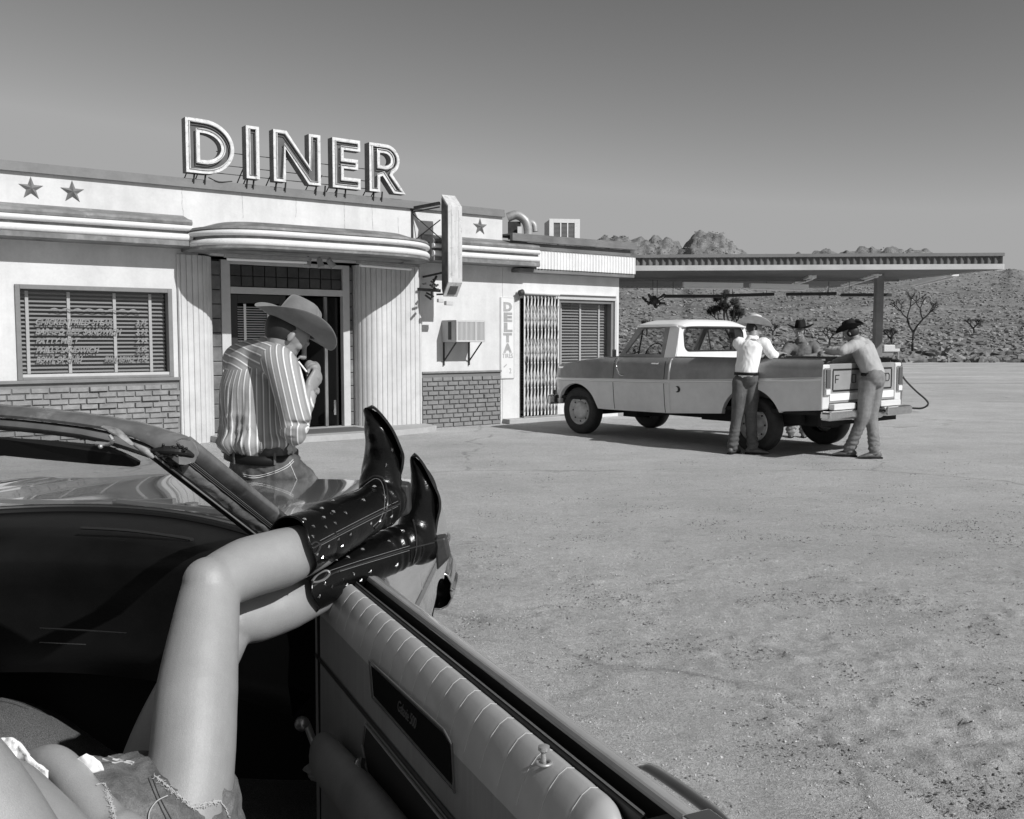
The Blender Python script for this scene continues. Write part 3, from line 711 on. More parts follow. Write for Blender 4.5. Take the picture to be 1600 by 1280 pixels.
for ch, x in (('D', -3.90), ('I', -3.02), ('N', -2.60), ('E', -1.64), ('R', -1.00)):
    outer, hole = LET[ch]; ox = x+3.9; oz = .06; yf = -.13; yb = .03
    tr = lambda p, y: (p[0]+ox, y, p[1]+oz)
    loops = [outer]+([hole[::-1]] if hole else [])
    side = MB(); ring = MB(); tube = MB()
    for lp in loops:
        n = len(lp); inn = offs(lp, .040)
        side.add([tr(p, yf) for p in lp]+[tr(p, yb) for p in lp], [(i, (i+1) % n, n+(i+1) % n, n+i) for i in range(n)])
        ring.add([tr(p, yf-.001) for p in lp]+[tr(p, yf-.001) for p in inn]+[tr(p, yf+.045) for p in inn], [(i, (i+1) % n, n+(i+1) % n, n+i) for i in range(n)]+[(n+i, n+(i+1) % n, 2*n+(i+1) % n, 2*n+i) for i in range(n)])
        mid = offs(lp, .052); tube.tube([tr(p, yf-.012) for p in mid], .0095, 8, side=(0, 1, 0), closed=True)
    flat = [Vector((p[0], p[1], 0)) for lp in loops for p in lp]
    tri = tessellate_polygon([[Vector((p[0], p[1], 0)) for p in lp] for lp in loops])
    face = MB().add([tr(p, yf+.045) for p in flat], [tuple(q) for q in tri]); back = MB().add([tr(p, yb) for p in flat], [tuple(q) for q in tri])
    side.add(back.v, back.f)
    L_ = side.build('letter', SIGNG, sign); L_['label'] = 'sheet metal letter %s of the roof sign' % ch
    face.build('letter_face', SIGND, L_); ring.build('rim', SIGNW, L_); tube.build('neon_tube', NEON, L_, smooth=True)
mb = MB()
for x in (-3.78, -3.62, -3.0, -2.9, -2.55, -2.4, -1.9, -1.75, -1.55, -1.4, -.9, -.75):
    mb.bar((x+3.9, -.06, -.08), (x+3.92, -.05, .08), .018); mb.bar((x+3.85, .35, -.1), (x+3.9, .02, .25), .012)
mb.build('support_struts', BLACKM, sign)
mb = MB()
for z in (.43, .24, .12): mb.bar((.5, .06, z), (3.1, .06, z), .010)
mb.build('tie_wires', BLACKM, sign)
tag(MB().tube(smooth_path([(0, 0, 0), (.15, -.02, -.05), (.35, 0, -.02)], 4), .008, 6).build('roof_cable', BLACKM, None), 'loose cable curl hanging under the letter D', 'cable')
bpy.data.objects['roof_cable'].location = FL(-3.55, .02, 3.83); bpy.data.objects['roof_cable'].rotation_euler = (0, 0, FA)
# ---------------------------------------------------------------- blade sign
bs = thing('blade_sign', 'tall rusty white blank blade sign jutting from the wall by the star', 'sign', FL(.11, .60, 0), FA)
BLW = mat('peeling_white_sign', .62, .65, vary=[(5, .85, 1.08), (20, .85, 1.06, (1, 1, .2))], stain=(10, .56, .65), streak=(14, .8))
prof = [(.10, 3.86), (-.10, 3.66), (-.10, 2.43), (.06, 2.20), (.10, 2.30)]   # y (towards wall positive), z
mb = MB().prism([(y, z) for y, z in prof], 'x', 0, .27); mb.build('cabinet', BLW, bs, bevel=.008)
mb = MB().prism([(.088, 3.80), (-.085, 3.64), (-.085, 2.45), (.055, 2.25), (.088, 2.33)], 'x', -.008, -.0005); mb.build('side_panel', mat('sign_side_dark', .07, .6, vary=[(6, .5, 1.8)]), bs)
mb = MB()
for x in (.06, .20):
    mb.add([(x, -.102, 3.60), (x+.006, -.102, 3.60), (x+.006, -.102, 2.5), (x, -.102, 2.5)], [(0, 1, 2, 3)])
mb.build('seam', mat('rust_seam', .3, .8), bs)
mb = MB(); mb.obox((.135, -.022, 2.308), (.075, 0, 0), (0, .045, -.065), (0, -.006, -.004)); mb.build('lamp_opening', SIGND, bs)
mb = MB()
mb.bar((-.01, .14, 3.72), (-.28, .62, 3.66), .05); mb.bar((-.01, .14, 3.66), (-.28, .62, 3.60), .02)
mb.bar((-.26, .60, 3.68), (-.26, .60, 3.1), .035); mb.bar((-.01, .12, 3.45), (-.25, .6, 3.12), .014); mb.bar((-.01, .12, 3.15), (-.25, .6, 3.58), .014)
mb.bar((0, .12, 3.10), (-.2, .62, 3.10), .02); mb.bar((.05, .12, 2.6), (-.05, .60, 2.55), .03)
mb.build('bracket', BLACKM, bs)
mb = MB()
for i in range(14):
    rr = random.Random(i); p = Vector((rr.uniform(-.16, .06), rr.uniform(.0, .45), rr.uniform(2.2, 2.5)))
    mb.bar(p, p+Vector((rr.uniform(-.12, .12), rr.uniform(-.12, .12), rr.uniform(-.14, .14))), .028)
mb.bar((-.18, .58, 2.34), (-.04, .1, 2.30), .05)
mb.build('broken_mount', BLACKM, bs)
mb = MB(); mb.obox((.10, .05, 2.10), (.07, 0, 0), (0, .04, 0), (0, 0, .035)); mb.obox((-.02, .12, 2.14), (.05, 0, 0), (0, .03, 0), (0, 0, .03)); mb.build('flood_lamp', LTRIM, bs, bevel=.008)
# ---------------------------------------------------------------- air conditioner
ac = thing('air_conditioner', 'boxy window air conditioner on struts above the brick base', 'air conditioner', FL(.42, 0, 0), FA)
bx('casing', mat('aged_beige_metal', .42, .5, vary=[(6, .85, 1.1)]), ac, (0, .59, -.44, 0, 1.46, 1.83), bevel=.01)
mb = MB()
for k in range(22): mb.box(.02+k*.0255, .02+k*.0255+.014, -.452, -.441, 1.49, 1.80)
for z in (1.478, 1.812): mb.box(.0, .59, -.455, -.4405, z-.012, z+.012)
for x in (.01, .2, .39, .58): mb.box(x-.008, x+.008, -.458, -.4525, 1.467, 1.823)
mb.build('grille', mat('beige_grille', .55, .5), ac)
bx('side_vent', BLACKM, ac, (-.006, -.0005, -.30, -.21, 1.50, 1.80))
for x in (.03, .55):
    mb = MB(); mb.bar((x, -.02, 1.46), (x, -.02, 1.06), .022); mb.bar((x, -.03, 1.14), (x, -.40, 1.455), .018); mb.build('strut', BLACKM, ac)

# ================================================================ service office
gar = thing('service_office', 'white block service office with folding gate and corrugated fascia', 'building', FO, FA)
bx('wall', WHITE, gar, (1.705, 2.10, 0, .2, 0, 3.11), (2.10, 4.36, 0, .2, 2.36, 3.11), (4.36, 4.52, 0, .2, 0, 3.11), (2.96, 4.36, 0, .2, 0, .78), (4.32, 4.52, .2, 7, 0, 3.11))
bx('roof', mat('tar_roof2', .12, .9), gar, (1.75, 4.5, .25, 7, 3.12, 3.2))
bx('interior', DARK, gar, (2.0, 4.3, 1.2, 1.22, 0, 3))
bx('roof_fascia', GREYW, gar, (1.735, 4.74, -.26, -.18, 3.235, 3.37), (1.735, 4.66, -.17, .0, 3.11, 3.232), (1.735, 4.74, -.18, .3, 3.34, 3.37), bevel=.004)
bx('soffit_board', GREYW, gar, (1.9, 4.70, -.24, -.001, 2.70, 2.768), bevel=.004)
mb = MB(); row = []
for i in range(0, 330):
    x = 2.26+i*(4.70-2.26)/329; row.append((x, -.26-.013*math.cos((x-2.26)/.072*2*math.pi)))
mb.grid([[(x, y, 2.77) for x, y in row], [(x, y, 3.085) for x, y in row]]); mb.build('corrugated_fascia', mat('white_corrugated', .76, .5, vary=[(4, .9, 1.04)], stain=(12, .64, .8)), gar, smooth=True, recalc=False, angle=180)
mb = MB(); row2 = [(x, y) for x, y in row]
mb.grid([[(x, y-.004, 3.085) for x, y in row2], [(x, -.10, 3.12+.004*math.cos(x*87)) for x, y in row2]]); mb.build('corrugated_lip', FLASH, gar, recalc=False)
bx('window_header', LTRIM, gar, (2.09, 4.42, -.05, -.0005, 2.25, 2.335), (4.38, 4.44, -.045, -.0006, .78, 2.249), bevel=.006)
window(gar, 2.98, 4.37, .80, 2.25, (3.16, 3.64, 4.12), fm=GREYP, sill=False, y=.02)
bx('step', CONC, gar, (1.70, 3.6, -.22, -.0, 0, .085), bevel=.01)
mb = MB(); mb.cyl((2.02, -.13, 2.345), (2.90, -.13, 2.335), .035, 14); mb.box(2.0, 4.4, -.10, -.001, 2.335, 2.36); mb.build('gate_rail', WHITE2, gar, smooth=True)
MB().cyl((1.99, -.13, 2.33), (2.06, -.13, 2.35), .055, 14).build('rail_cap', BLACKM, gar, smooth=True)
gt = thing('folding_gate', 'white folding scissor security gate over the office doorway', 'gate', FL(2.12, .10, .10), FA)
mb = MB(); rr = random.Random(4)
nb = 11
for k in range(nb):
    x = k*.078+rr.uniform(-.006, .006); mb.box(x-.009, x+.009, -.008, .008, .02, 2.20); mb.box(x+.022, x+.034, .012, .022, .03, 2.18)
mb.build('upright', WHITE2, gt)
mb = MB()
for k in range(nb-1):
    x = k*.078
    for z in (.10, .55, 1.0, 1.15, 1.60, 1.75):
        mb.bar((x, -.014, z), (x+.078, -.014, z+.42), .009); mb.bar((x, .014, z+.42), (x+.078, .014, z), .009)
mb.build('lattice', mat('grimy_white_lattice', .5, .6, vary=[(8, .5, 1.2)]), gt)
bx('track', FLASH, gt, (-.03, .95, -.03, .03, -.012, .012))
bx('lock_box', BLACKM, gt, (.02, .06, -.03, -.01, .98, 1.10))
# tyre sign
ts = thing('tyre_sign', 'narrow upright white sign reading DELTA TIRES beside the gate', 'sign', FL(1.80, .0, .80), FA)
SG = mat('faded_sign_grey', .33, .6, vary=[(12, .8, 1.3)]); SW = mat('enamel_sign_white', .74, .4, vary=[(5, .93, 1.03)], stain=(10, .66, .8))
bx('panel', SW, ts, (-.155, .155, -.022, -.002, 0, 1.46), bevel=.008)
mb = MB(); 
for b_ in ((-.145, .145, .010, .016), (-.145, .145, 1.444, 1.450)): mb.box(b_[0], b_[1], -.024, -.0225, b_[2], b_[3])
for x in (-.145, .139): mb.box(x, x+.006, -.024, -.0225, .017, 1.443)
mb.build('border', SG, ts)
mb = MB()
for ch, z in (('D', 1.215), ('E', 1.03), ('L', .85), ('T', .665), ('A', .48)):
    tm = text_mb(ch, .21, .003, 0, 1, 'CENTER', bold=.012); wd = max(v.x for v in tm.v)-min(v.x for v in tm.v)
    xf(tm, lambda q: (q.x*.19/wd, -.0245-q.z, z+q.y)); mb.add(tm.v, tm.f)
tm = text_mb('TIRES', .10, .003, 0, 1.1, 'CENTER'); wd = max(v.x for v in tm.v)-min(v.x for v in tm.v); xf(tm, lambda q: (q.x*.23/wd, -.0245-q.z, .375+q.y*1.15)); mb.add(tm.v, tm.f)
mb.build('lettering', SG, ts)
MB().add([(-.08, -.0235, .20), (-.02, -.0235, .25), (-.02, -.0235, .27), (-.09, -.0235, .22)], [(0, 1, 2, 3)]).build('worn_mark', SG, ts)
mb = MB()
tm = text_mb('2', .13, .003, 0, 1, 'CENTER'); xf(tm, lambda q: (q.x*.8+.06, -.0245-q.z, .10+q.y)); mb.add(tm.v, tm.f); mb.build('numeral', SG, ts)
# roof ducts and cooler
vd = thing('vent_duct', 'bent galvanised vent pipe on the office roof behind the parapet', 'vent pipe', tuple(P(815, 372, 19)), 0)
g = lambda u, v, dd=0: P(u, v, 19+dd)-P(815, 372, 19)
MB().tube(smooth_path([g(793, 340), g(806, 336), g(817, 341), g(824, 352), g(826, 375)], 6), .088, 18, side=(0, 1, 0)).build('bend', mat('zinc_duct', .38, .5, .3, vary=[(9, .7, 1.2)]), vd, smooth=True)
MB().tube(smooth_path([g(822, 348, .3), g(833, 350, .3), g(836, 362, .3)], 5), .07, 16, side=(0, 1, 0)).build('outlet', MATS['zinc_duct'], vd, smooth=True)
mb = MB(); a_ = g(804, 348); mb.box(a_.x-.13, a_.x+.12, -.02, .3, a_.z-.30, a_.z+.02); mb.build('vent_base', BLACKM, vd, bevel=.01)
mb = MB(); a_ = g(811, 362); mb.box(a_.x-.03, a_.x+.05, -.16, -.06, a_.z-.15, a_.z+.08); mb.build('mount_block', WHITE2, vd)
rc = thing('rooftop_cooler', 'framed square evaporative cooler standing on the office roof', 'cooler', tuple(P(877, 376, 20.3)), R(8))
bx('body', WHITE2, rc, (-.30, .30, -.28, .35, 0, .40), bevel=.01)
bx('frame', WHITE2, rc, (-.31, -.22, -.31, -.281, 0, .41), (.22, .33, -.31, -.281, 0, .41), (-.219, .219, -.31, -.281, .33, .41), (-.085, -.06, -.308, -.2815, 0, .329), (.06, .085, -.308, -.2815, 0, .329))
mb = MB()
for k in range(12): mb.box(-.215, .215, -.298, -.290, .01+k*.026, .01+k*.026+.012)
mb.build('louvres', GREYP, rc); bx('recess', mat('cooler_pad', .16, .9), rc, (-.218, .218, -.289, -.2805, .0, .33))

# ================================================================ fuel canopy
fc = thing('fuel_canopy', 'flat corrugated fuel canopy on one post reaching out from the office', 'canopy')
A_ = Vector((2.05, 18.9, 0)); B_ = Vector((9.33, 18.45, 0)); C_ = Vector((8.25, 25.0, 0)); D_ = Vector((1.0, 25.2, 0))
zt, zb = 3.15, 2.84
mb = MB()
q = [(p.x, p.y) for p in (A_, B_, C_, D_)]
def shrink(q, d):
    cx = sum(a for a, b in q)/4; cy = sum(b for a, b in q)/4
    return [(a+(cx-a)/math.hypot(cx-a, cy-b)*d, b+(cy-b)/math.hypot(cx-a, cy-b)*d) for a, b in q]
MB().prism(shrink(q, .06), 'z', zt-.10, zt-.02).build('roof_deck', mat('canopy_roof', .2, .8), fc)
def edge(p0, p1, z0, z1, out, th=.03):
    mb = MB(); d = (p1-p0).normalized(); nn = Vector((d.y, -d.x, 0)); mb.obox((p0+p1)/2+nn*(out-th/2)+Vector((0, 0, (z0+z1)/2)), (p1-p0)/2+d*out*.5, nn*th/2, Vector((0, 0, (z1-z0)/2))); return mb
mb = MB()
for a, b in ((A_, B_), (B_, C_), (C_, D_), (D_, A_)):
    e = edge(a, b, zt-.06, zt, .05); mb.add(e.v, e.f)
mb.build('top_trim', GREYP, fc)
mb = MB()
for a, b in ((A_, B_), (B_, C_), (C_, D_), (D_, A_)):
    e = edge(a, b, zb, zb+.10, .045); mb.add(e.v, e.f)
mb.build('bottom_trim', mat('canopy_edge_paint', .50, .6, vary=[(2, .85, 1.1)]), fc)
mb = MB()
for a, b in ((A_, B_), (B_, C_), (C_, D_)):
    d = (b-a); L = d.length; d.normalize(); nn = Vector((d.y, -d.x, 0)); n = int(L/.125)*6; r0 = []; r1 = []
    for i in range(n+1):
        ph = i/6*2*math.pi; p = a+d*(L*i/n)+nn*(.0+.022*math.cos(ph)); r0.append(p+Vector((0, 0, zb+.10))); r1.append(p+Vector((0, 0, zt-.06)))
    mb.grid([r0, r1])
mb.build('corrugated_fascia', mat('dark_corrugated', .12, .55, vary=[(3, .7, 1.3)]), fc, smooth=True, recalc=False, angle=180)
mb = MB(); r0 = []; r1 = []
for i in range(60*6):
    f = i/(60*6-1); ph = i/6*2*math.pi; dz = .012*math.cos(ph)
    a = A_.lerp(B_, f); b = D_.lerp(C_, f); r0.append(a+Vector((0, 0, zb+.035+dz))); r1.append(b+Vector((0, 0, zb+.035+dz)))
mb.grid([r0, r1]); mb.build('corrugated_soffit', mat('soffit_paint', .13, .6, vary=[(1.5, .8, 1.15)]), fc, smooth=True, recalc=False, angle=180)
px_ = Vector((7.745, 20.4, 0))
MB().box(px_.x-.078, px_.x+.078, px_.y-.09, px_.y+.09, 0, zb+.03).build('post', mat('post_paint', .20, .6, vary=[(3, .8, 1.2)]), fc, bevel=.01)
mb = MB(); mb.bar((2.2, 21.7, zb-.02), (8.6, 21.5, zb-.02), .07, .05); mb.build('beam', GREYP, fc)
# lamps below the soffit
TD = mat('rusty_dark_lamp', .03, .6)
def dark_lamp(p, q, label):
    t = thing('hanging_light_bar', label, 'light fixture', tuple(p), 0, 'dark light bars hung below the fuel canopy'); d = q-p
    mb = MB(); mb.obox(d/2, Vector((0, .07, 0)), Vector((0, 0, .035)), d/2); mb.build('housing', TD, t, bevel=.01)
    mb = MB()
    for f in (.15, .85): mb.cyl(d*f, d*f+Vector((0, 0, 2.86-p.z)), .006, 6)
    mb.build('hanger', TD, t)
for (a, b, va, vb, lab) in [(1038, 1128, 463, 463, 'leftmost dark light bar hung below the canopy'), (1133, 1209, 462, 460, 'second dark light bar from the left below the canopy'), (1229, 1306, 460, 459, 'third dark light bar from the left below the canopy'), (1315, 1392, 461, 461, 'dark light bar hung beside the canopy post')]:
    dark_lamp(P(a, va, 22), P(b, vb, 22), lab)
for (a, b, va, vb, da, db, lab) in [(1067, 1160, 444.5, 446, 21.0, 21.0, 'bright tube light at the rear left of the canopy soffit'), (1172, 1262, 446.5, 448.5, 21.0, 21.0, 'bright tube light at the rear middle of the canopy soffit'),
                            (1238, 1270, 442, 431, 24.2, 20.6, 'slanting tube light on the soffit left of the post'), (1318, 1372, 444, 427, 24.0, 20.2, 'slanting tube light on the soffit beside the post'), (1430, 1492, 443, 428, 23.2, 20.0, 'slanting tube light near the right end of the canopy')]:
    tube_lamp('canopy_tube_light', P(a, va, da), P(b, vb, db), lab, .16, 'tube lights on the fuel canopy soffit', th=.10)
bd = thing('hanging_lamp_wreck', 'black wrecked lamp dangling on wires below the canopy corner', 'lamp', tuple(P(1022, 470, 19.5)), 0)
mb = MB(); rr = random.Random(3)
for k in range(26):
    p = Vector((rr.gauss(0, .07), rr.gauss(0, .06), rr.gauss(0, .06))); q_ = p+Vector((rr.uniform(-.12, .14), rr.uniform(-.1, .1), rr.uniform(-.09, .09))); mb.bar(p, q_, rr.uniform(.02, .05))
mb.ball((0, 0, 0), (.1, .09, .08), 10, 7); mb.build('lamp_body', TD, bd)
mb = MB(); mb.cyl((-.02, 0, .05), (-.03, 0, .42), .006, 6); mb.cyl((.06, 0, .03), (.06, 0, .42), .006, 6); mb.cyl((.1, 0, 0), (.28, 0, .10), .01, 6); mb.build('hanging_wire', TD, bd)

# ================================================================ fuel pump, island and hose
isl = thing('pump_island', 'low pale concrete pump island behind the pickup', 'kerb', (8.0, 20.6, 0), R(0))
bx('kerb', mat('island_concrete', .62, .8, vary=[(4, .85, 1.05)]), isl, (-.30, .18, -.5, 1.6, 0, .14), bevel=.02)
pm = thing('fuel_pump', 'old fuel pump with chrome topped sides behind the tailgate', 'fuel pump', (8.08, 20.8, .14), R(-4))
bx('body', WHITE2, pm, (-.22, .20, -.2, .2, 0, .98), bevel=.02)
bx('head', mat('pump_head', .3, .4, .2, vary=[(8, .8, 1.2)]), pm, (-.34, .12, -.16, .16, 1.0, 1.20), bevel=.02)
bx('top_light', WHITE2, pm, (-.1, .24, -.19, .19, 1.10, 1.25), bevel=.02); bx('chrome_corner', CHROME, pm, (.16, .26, -.21, -.16, 1.19, 1.27), (.18, .22, -.225, -.205, .1, 1.1), bevel=.01)
bx('base_panel', BLACKM, pm, (-.2, .1, -.215, -.2005, .02, .2))
hp = [P(1400, 556, 20.5), P(1404, 575, 20.4), P(1413, 592, 20.2), P(1430, 610, 20.0), P(1446, 624, 19.8), P(1450, 632, 19.7), P(1440, 638, 19.9), P(1420, 637.5, 20.3), P(1402, 637, 20.5)]
for i in (-4, -3, -2, -1): hp[i].z = max(.03, hp[i].z)
tag(MB().tube(smooth_path(hp, 6), .02, 8).build('fuel_hose', mat('hose_rubber', .05, .6), None, smooth=True), 'black fuel hose looping from the pump onto the ground', 'hose')
# ================================================================ pickup (x forward, y towards the driver's side, z up)
TO = (1.76, 15.86, 0); TA = math.atan2(.773, -.635)
pk = thing('pickup_truck', 'old two-tone pickup with white roof parked across the lot', 'pickup truck', TO, TA)
PLOW = mat('light_truck_paint', .68, .38, coat=.25, vary=[(1.5, .9, 1.06), (9, .95, 1.04)], stain=(2.5, .66, .85))
PDARK = mat('dark_truck_paint', .25, .35, coat=.35, vary=[(1.8, .75, 1.25), (9, .92, 1.08)])
PWHITE = mat('white_roof_paint', .84, .35, coat=.3, vary=[(2, .95, 1.02)])
PGREY = mat('grey_pillar_paint', .42, .5); UNDER = mat('greasy_underside', .012, .9)
CABIN = mat('cab_interior', .02, .8); TGLASS = glass('truck_glass', .0, .72)
def lerpt(tab, x):
    tab = sorted(tab)
    if x <= tab[0][0]: return tab[0][1]
    for (a, b), (c, d) in zip(tab, tab[1:]):
        if x <= c: return b+(d-b)*(x-a)/(c-a)
    return tab[-1][1]
zs_ = lambda x: lerpt([(-4.4, 1.015), (-3.3, .96), (-1.8, .90), (.6, .865)], x)
ztop = lambda x: lerpt([(-4.42, 1.22), (-4.34, 1.262), (-1.9, 1.245), (-.9, 1.235), (-.2, 1.185), (.4, 1.10), (.56, 1.04), (.62, .95)], x)
def arch(x, cx, r=.47, cz=.34):
    d = abs(x-cx)
    return cz+math.sqrt(r*r-d*d) if d < r else 0
def zbot(x):
    b = lerpt([(-4.42, .63), (-3.84, .585), (-3.8, .56), (-2.9, .50), (-1.9, .445), (-.6, .43), (.3, .46), (.6, .47)], x)
    return max(b, arch(x, 0), arch(x, -3.35, .49, .38))
def yside(z, x):
    y = lerpt([(.4, .925), (.55, .955), (.8, .978), (.9, .985), (1.0, .972), (1.15, .955), (1.21, .93), (1.25, .885), (1.29, .86)], z)
    if x > .25: y -= .16*((x-.25)/.37)**2
    return y
xs_ = [x for x in np.linspace(.62, -4.42, 190)]
for sgn in (1, -1):
    lo = [[(x, sgn*yside(z, x), z) for z in np.linspace(zbot(x), zs_(x)-.02, 9)] for x in xs_]
    up = [[(x, sgn*yside(z, x), z) for z in np.linspace(zs_(x)+.02, ztop(x), 9)] for x in xs_]
    a = MB().grid(lo); a.grid([[(x, sgn*yside(zbot(x), x), zbot(x)), (x, sgn*(yside(zbot(x), x)-.07), zbot(x)-.005)] for x in xs_])
    a.build('lower_side_panel', PLOW, pk, smooth=True, angle=60); MB().grid(up).build('upper_side_panel', PDARK, pk, smooth=True, angle=60)
    st_ = MB()
    st_.grid([[(x, sgn*(yside(zs_(x), x)+(.012 if k in (1, 2) else .0)+(.004 if k == 3 else 0)), zs_(x)-.026+k*.013) for k in range(5)] for x in xs_[3:]])
    st_.build('chrome_strip', mat('bright_trim', .75, .4, .5), pk, smooth=True, angle=30)
    dk = MB()
    for x in (-.84, -1.86):
        for z0, z1 in ((.45, zs_(x)-.03), (zs_(x)+.03, 1.23)):
            n = 8
            dk.grid([[(x+.006*q, sgn*(yside(z, x)+.0015), z) for q in (-1, 1)] for z in np.linspace(z0, z1, n)])
    dk.build('door_gap', UNDER, pk, recalc=False)
    sm = MB(); sm.grid([[(-1.95+.018*q, sgn*(yside(z, -1.9)+(.012 if abs(q) < 1 else .001)), z) for q in (-1, -.5, .5, 1)] for z in np.linspace(.45, 1.23, 10)])
    sm.build('bed_seam', PLOW, pk, smooth=True)
# hood, cowl, front
hd_ = []
for x in np.linspace(.62, -.9, 22):
    zt_ = ztop(x); row = []
    for f in np.linspace(-1, 1, 21):
        y = f*yside(zt_, x); row.append((x, y, zt_+.05*(1-abs(f)**3)*(1 if x < .4 else .5)-.0))
    hd_.append(row)
MB().grid(hd_).build('hood', PDARK, pk, smooth=True)
fr = MB()
for x0, z0, z1 in ((.62, .47, .95),):
    fr.grid([[(x0+.02*math.sin((z-z0)/(z1-z0)*3.14), y, z) for y in np.linspace(-.8, .8, 12)] for z in np.linspace(z0, z1, 6)])
fr.build('grille', FLASH, pk)
bx('front_bumper', CHROME, pk, (.66, .74, -.92, .92, .44, .60), bevel=.03)
bx('marker_lamp', BLACKR, pk, (.585, .60, .87, .90, .60, .68))
for sgn in (1, -1):
    bx('hood_badge', CHROME, pk, (.18, .42, sgn*.951, sgn*.962, 1.04, 1.075), bevel=.004); bx('hood_badge', CHROME, pk, (-.78, -.6, sgn*.951, sgn*.962, 1.06, 1.08), bevel=.003)
# floor, chassis, bed
bx('chassis', UNDER, pk, (-4.3, .5, -.55, -.35, .38, .55), (-4.3, .5, .35, .55, .38, .55), (-4.35, .55, -.90, .90, .552, .60), (-1.8, -.5, -.85, .85, .43, .55), (-.9, -.6, -.5, .5, .3, .42), (-3.45, -3.25, -.75, .75, .32, .44), (-.08, .08, -.75, .75, .3, .42), (-2.6, -2.0, -.3, .3, .33, .43))
for s in (1, -1):
    bx('wheel_housing', UNDER, pk, (-3.95, -2.75, s*.60, s*.66, .4, 1.02), (-3.95, -2.75, s*.66, s*.94, 1.0, 1.02)); bx('wheel_housing', UNDER, pk, (-.55, .55, s*.55, s*.6, .4, .95), (-.55, .5, s*.6, s*.90, .93, .95))
BEDM = mat('worn_bed_paint', .10, .7, vary=[(4, .6, 1.5)])
mb = MB()
for s in (1, -1):
    mb.box(-4.33, -1.98, s*.80, s*.815, .75, 1.235); mb.box(-4.36, -1.98, s*.80, s*.885, 1.236, 1.262)
mb.box(-4.33, -1.98, -.80, .80, .73, .75); mb.box(-1.99, -1.96, -.80, .80, .75, 1.25)
mb.build('bed', BEDM, pk, bevel=.004)
# cab and shell
def tum(z): return .865-(z-1.25)*.28
def panel(outline, holes, m, name, s, parent=pk, th=.03, y0=None, xmap=None):
    loops = [outline]+holes; flat = [Vector((p[0], p[1], 0)) for lp in loops for p in lp]
    tri = tessellate_polygon([[Vector((p[0], p[1], 0)) for p in lp] for lp in loops])
    f = (lambda p: (p[0], s*tum(p[1]), p[1])) if xmap is None else xmap
    return MB().add([f(p) for p in flat], [tuple(t) for t in tri]).build(name, m, parent, solid=th)
def rrect(x0, x1, z0, z1, r, n=5):
    return [(x1-r+r*math.cos(a), z1-r+r*math.sin(a)) for a in [R(90*i/n) for i in range(n+1)]]+[(x0+r+r*math.cos(a), z1-r+r*math.sin(a)) for a in [R(90+90*i/n) for i in range(n+1)]]+\
           [(x0+r+r*math.cos(a), z0+r+r*math.sin(a)) for a in [R(180+90*i/n) for i in range(n+1)]]+[(x1-r+r*math.cos(a), z0+r+r*math.sin(a)) for a in [R(270+90*i/n) for i in range(n+1)]]
for s in (1, -1):
    panel([(-1.77, 1.24), (-1.77, 1.70), (-1.90, 1.705), (-1.955, 1.66), (-1.985, 1.24)], [], PWHITE, 'pillar', s)
    dw = [(-1.70, 1.285), (-1.05, 1.285), (-.985, 1.30), (-1.245, 1.655), (-1.28, 1.67), (-1.68, 1.672)]
    d_ = panel([(-.855, 1.24), (-1.19, 1.695), (-1.76, 1.70), (-1.765, 1.24)], [dw], PDARK, 'door_frame', s)
    MB().add([(x, s*(tum(z)-.004), z) for x, z in dw], [tuple(range(6))]).build('door_window', glass('door_glass%d' % s, .02, .9), d_, recalc=False)
    MB().bar((-1.24, s*tum(1.3), 1.28), (-1.235, s*tum(1.66), 1.67), .016).build('vent_bar', BLACKR, d_)
    bx('door_handle', CHROME, d_, (-1.76, -1.62, s*.955, s*.985, 1.145, 1.17), bevel=.006)
# roof
rf = []
for x in np.linspace(-1.12, -2.0, 20):
    q = max(0, (-1.84-x)/.16); q2 = max(0, (x+1.28)/.16)
    row = []
    for f in np.linspace(-1, 1, 27):
        e = 1-abs(f)**5; zc = 1.70+.085*e
        zc -= .075*q*q*e+.012*q+.05*q2*q2*e
        row.append((x, f*(.765-.05*q*q), zc))
    rf.append(row)
MB().grid(rf).build('roof', PWHITE, pk, smooth=True, solid=.03)
mb = MB()
for s in (1, -1): mb.tube([(x, s*.772, 1.695-.002*(x > -1.3)) for x in np.linspace(-1.15, -1.92, 8)], .011, 6)
mb.build('drip_rail', PWHITE, pk)
# windshield, rear wall
def wsx(y, z): return -.86-(z-1.25)/.44*.33+.07*(1-(y/.8)**2)
rows_ = [[(wsx(y, z), y, z) for y in np.linspace(-tum(z)+.05, tum(z)-.05, 12)] for z in np.linspace(1.26, 1.69, 5)]
MB().grid(rows_).build('windshield', TGLASS, pk, recalc=False)
mb = MB()
for s in (1, -1): mb.bar((wsx(.8, 1.25)-.02, s*.84, 1.24), (wsx(.7, 1.69)-.02, s*.735, 1.70), .06, .07)
mb.build('windshield_pillar', PDARK, pk, bevel=.01)
RWX = lambda p: (-1.985+(p[1]-1.24)*.11-.02*(1-(p[0]/.85)**2), p[0], p[1])
panel([(-.86, 1.0), (.86, 1.0), (.86, 1.26), (.82, 1.45), (.765, 1.64), (.72, 1.70), (.62, 1.735), (-.62, 1.735), (-.72, 1.70), (-.765, 1.64), (-.82, 1.45), (-.86, 1.26)], [rrect(-.68, .68, 1.345, 1.665, .085, 8)], PWHITE, 'rear_wall', 1, xmap=RWX)
MB().grid([[RWX((y, z)) for y in np.linspace(-.69, .69, 9)] for z in (1.335, 1.675)]).build('rear_window', TGLASS, pk, recalc=False)
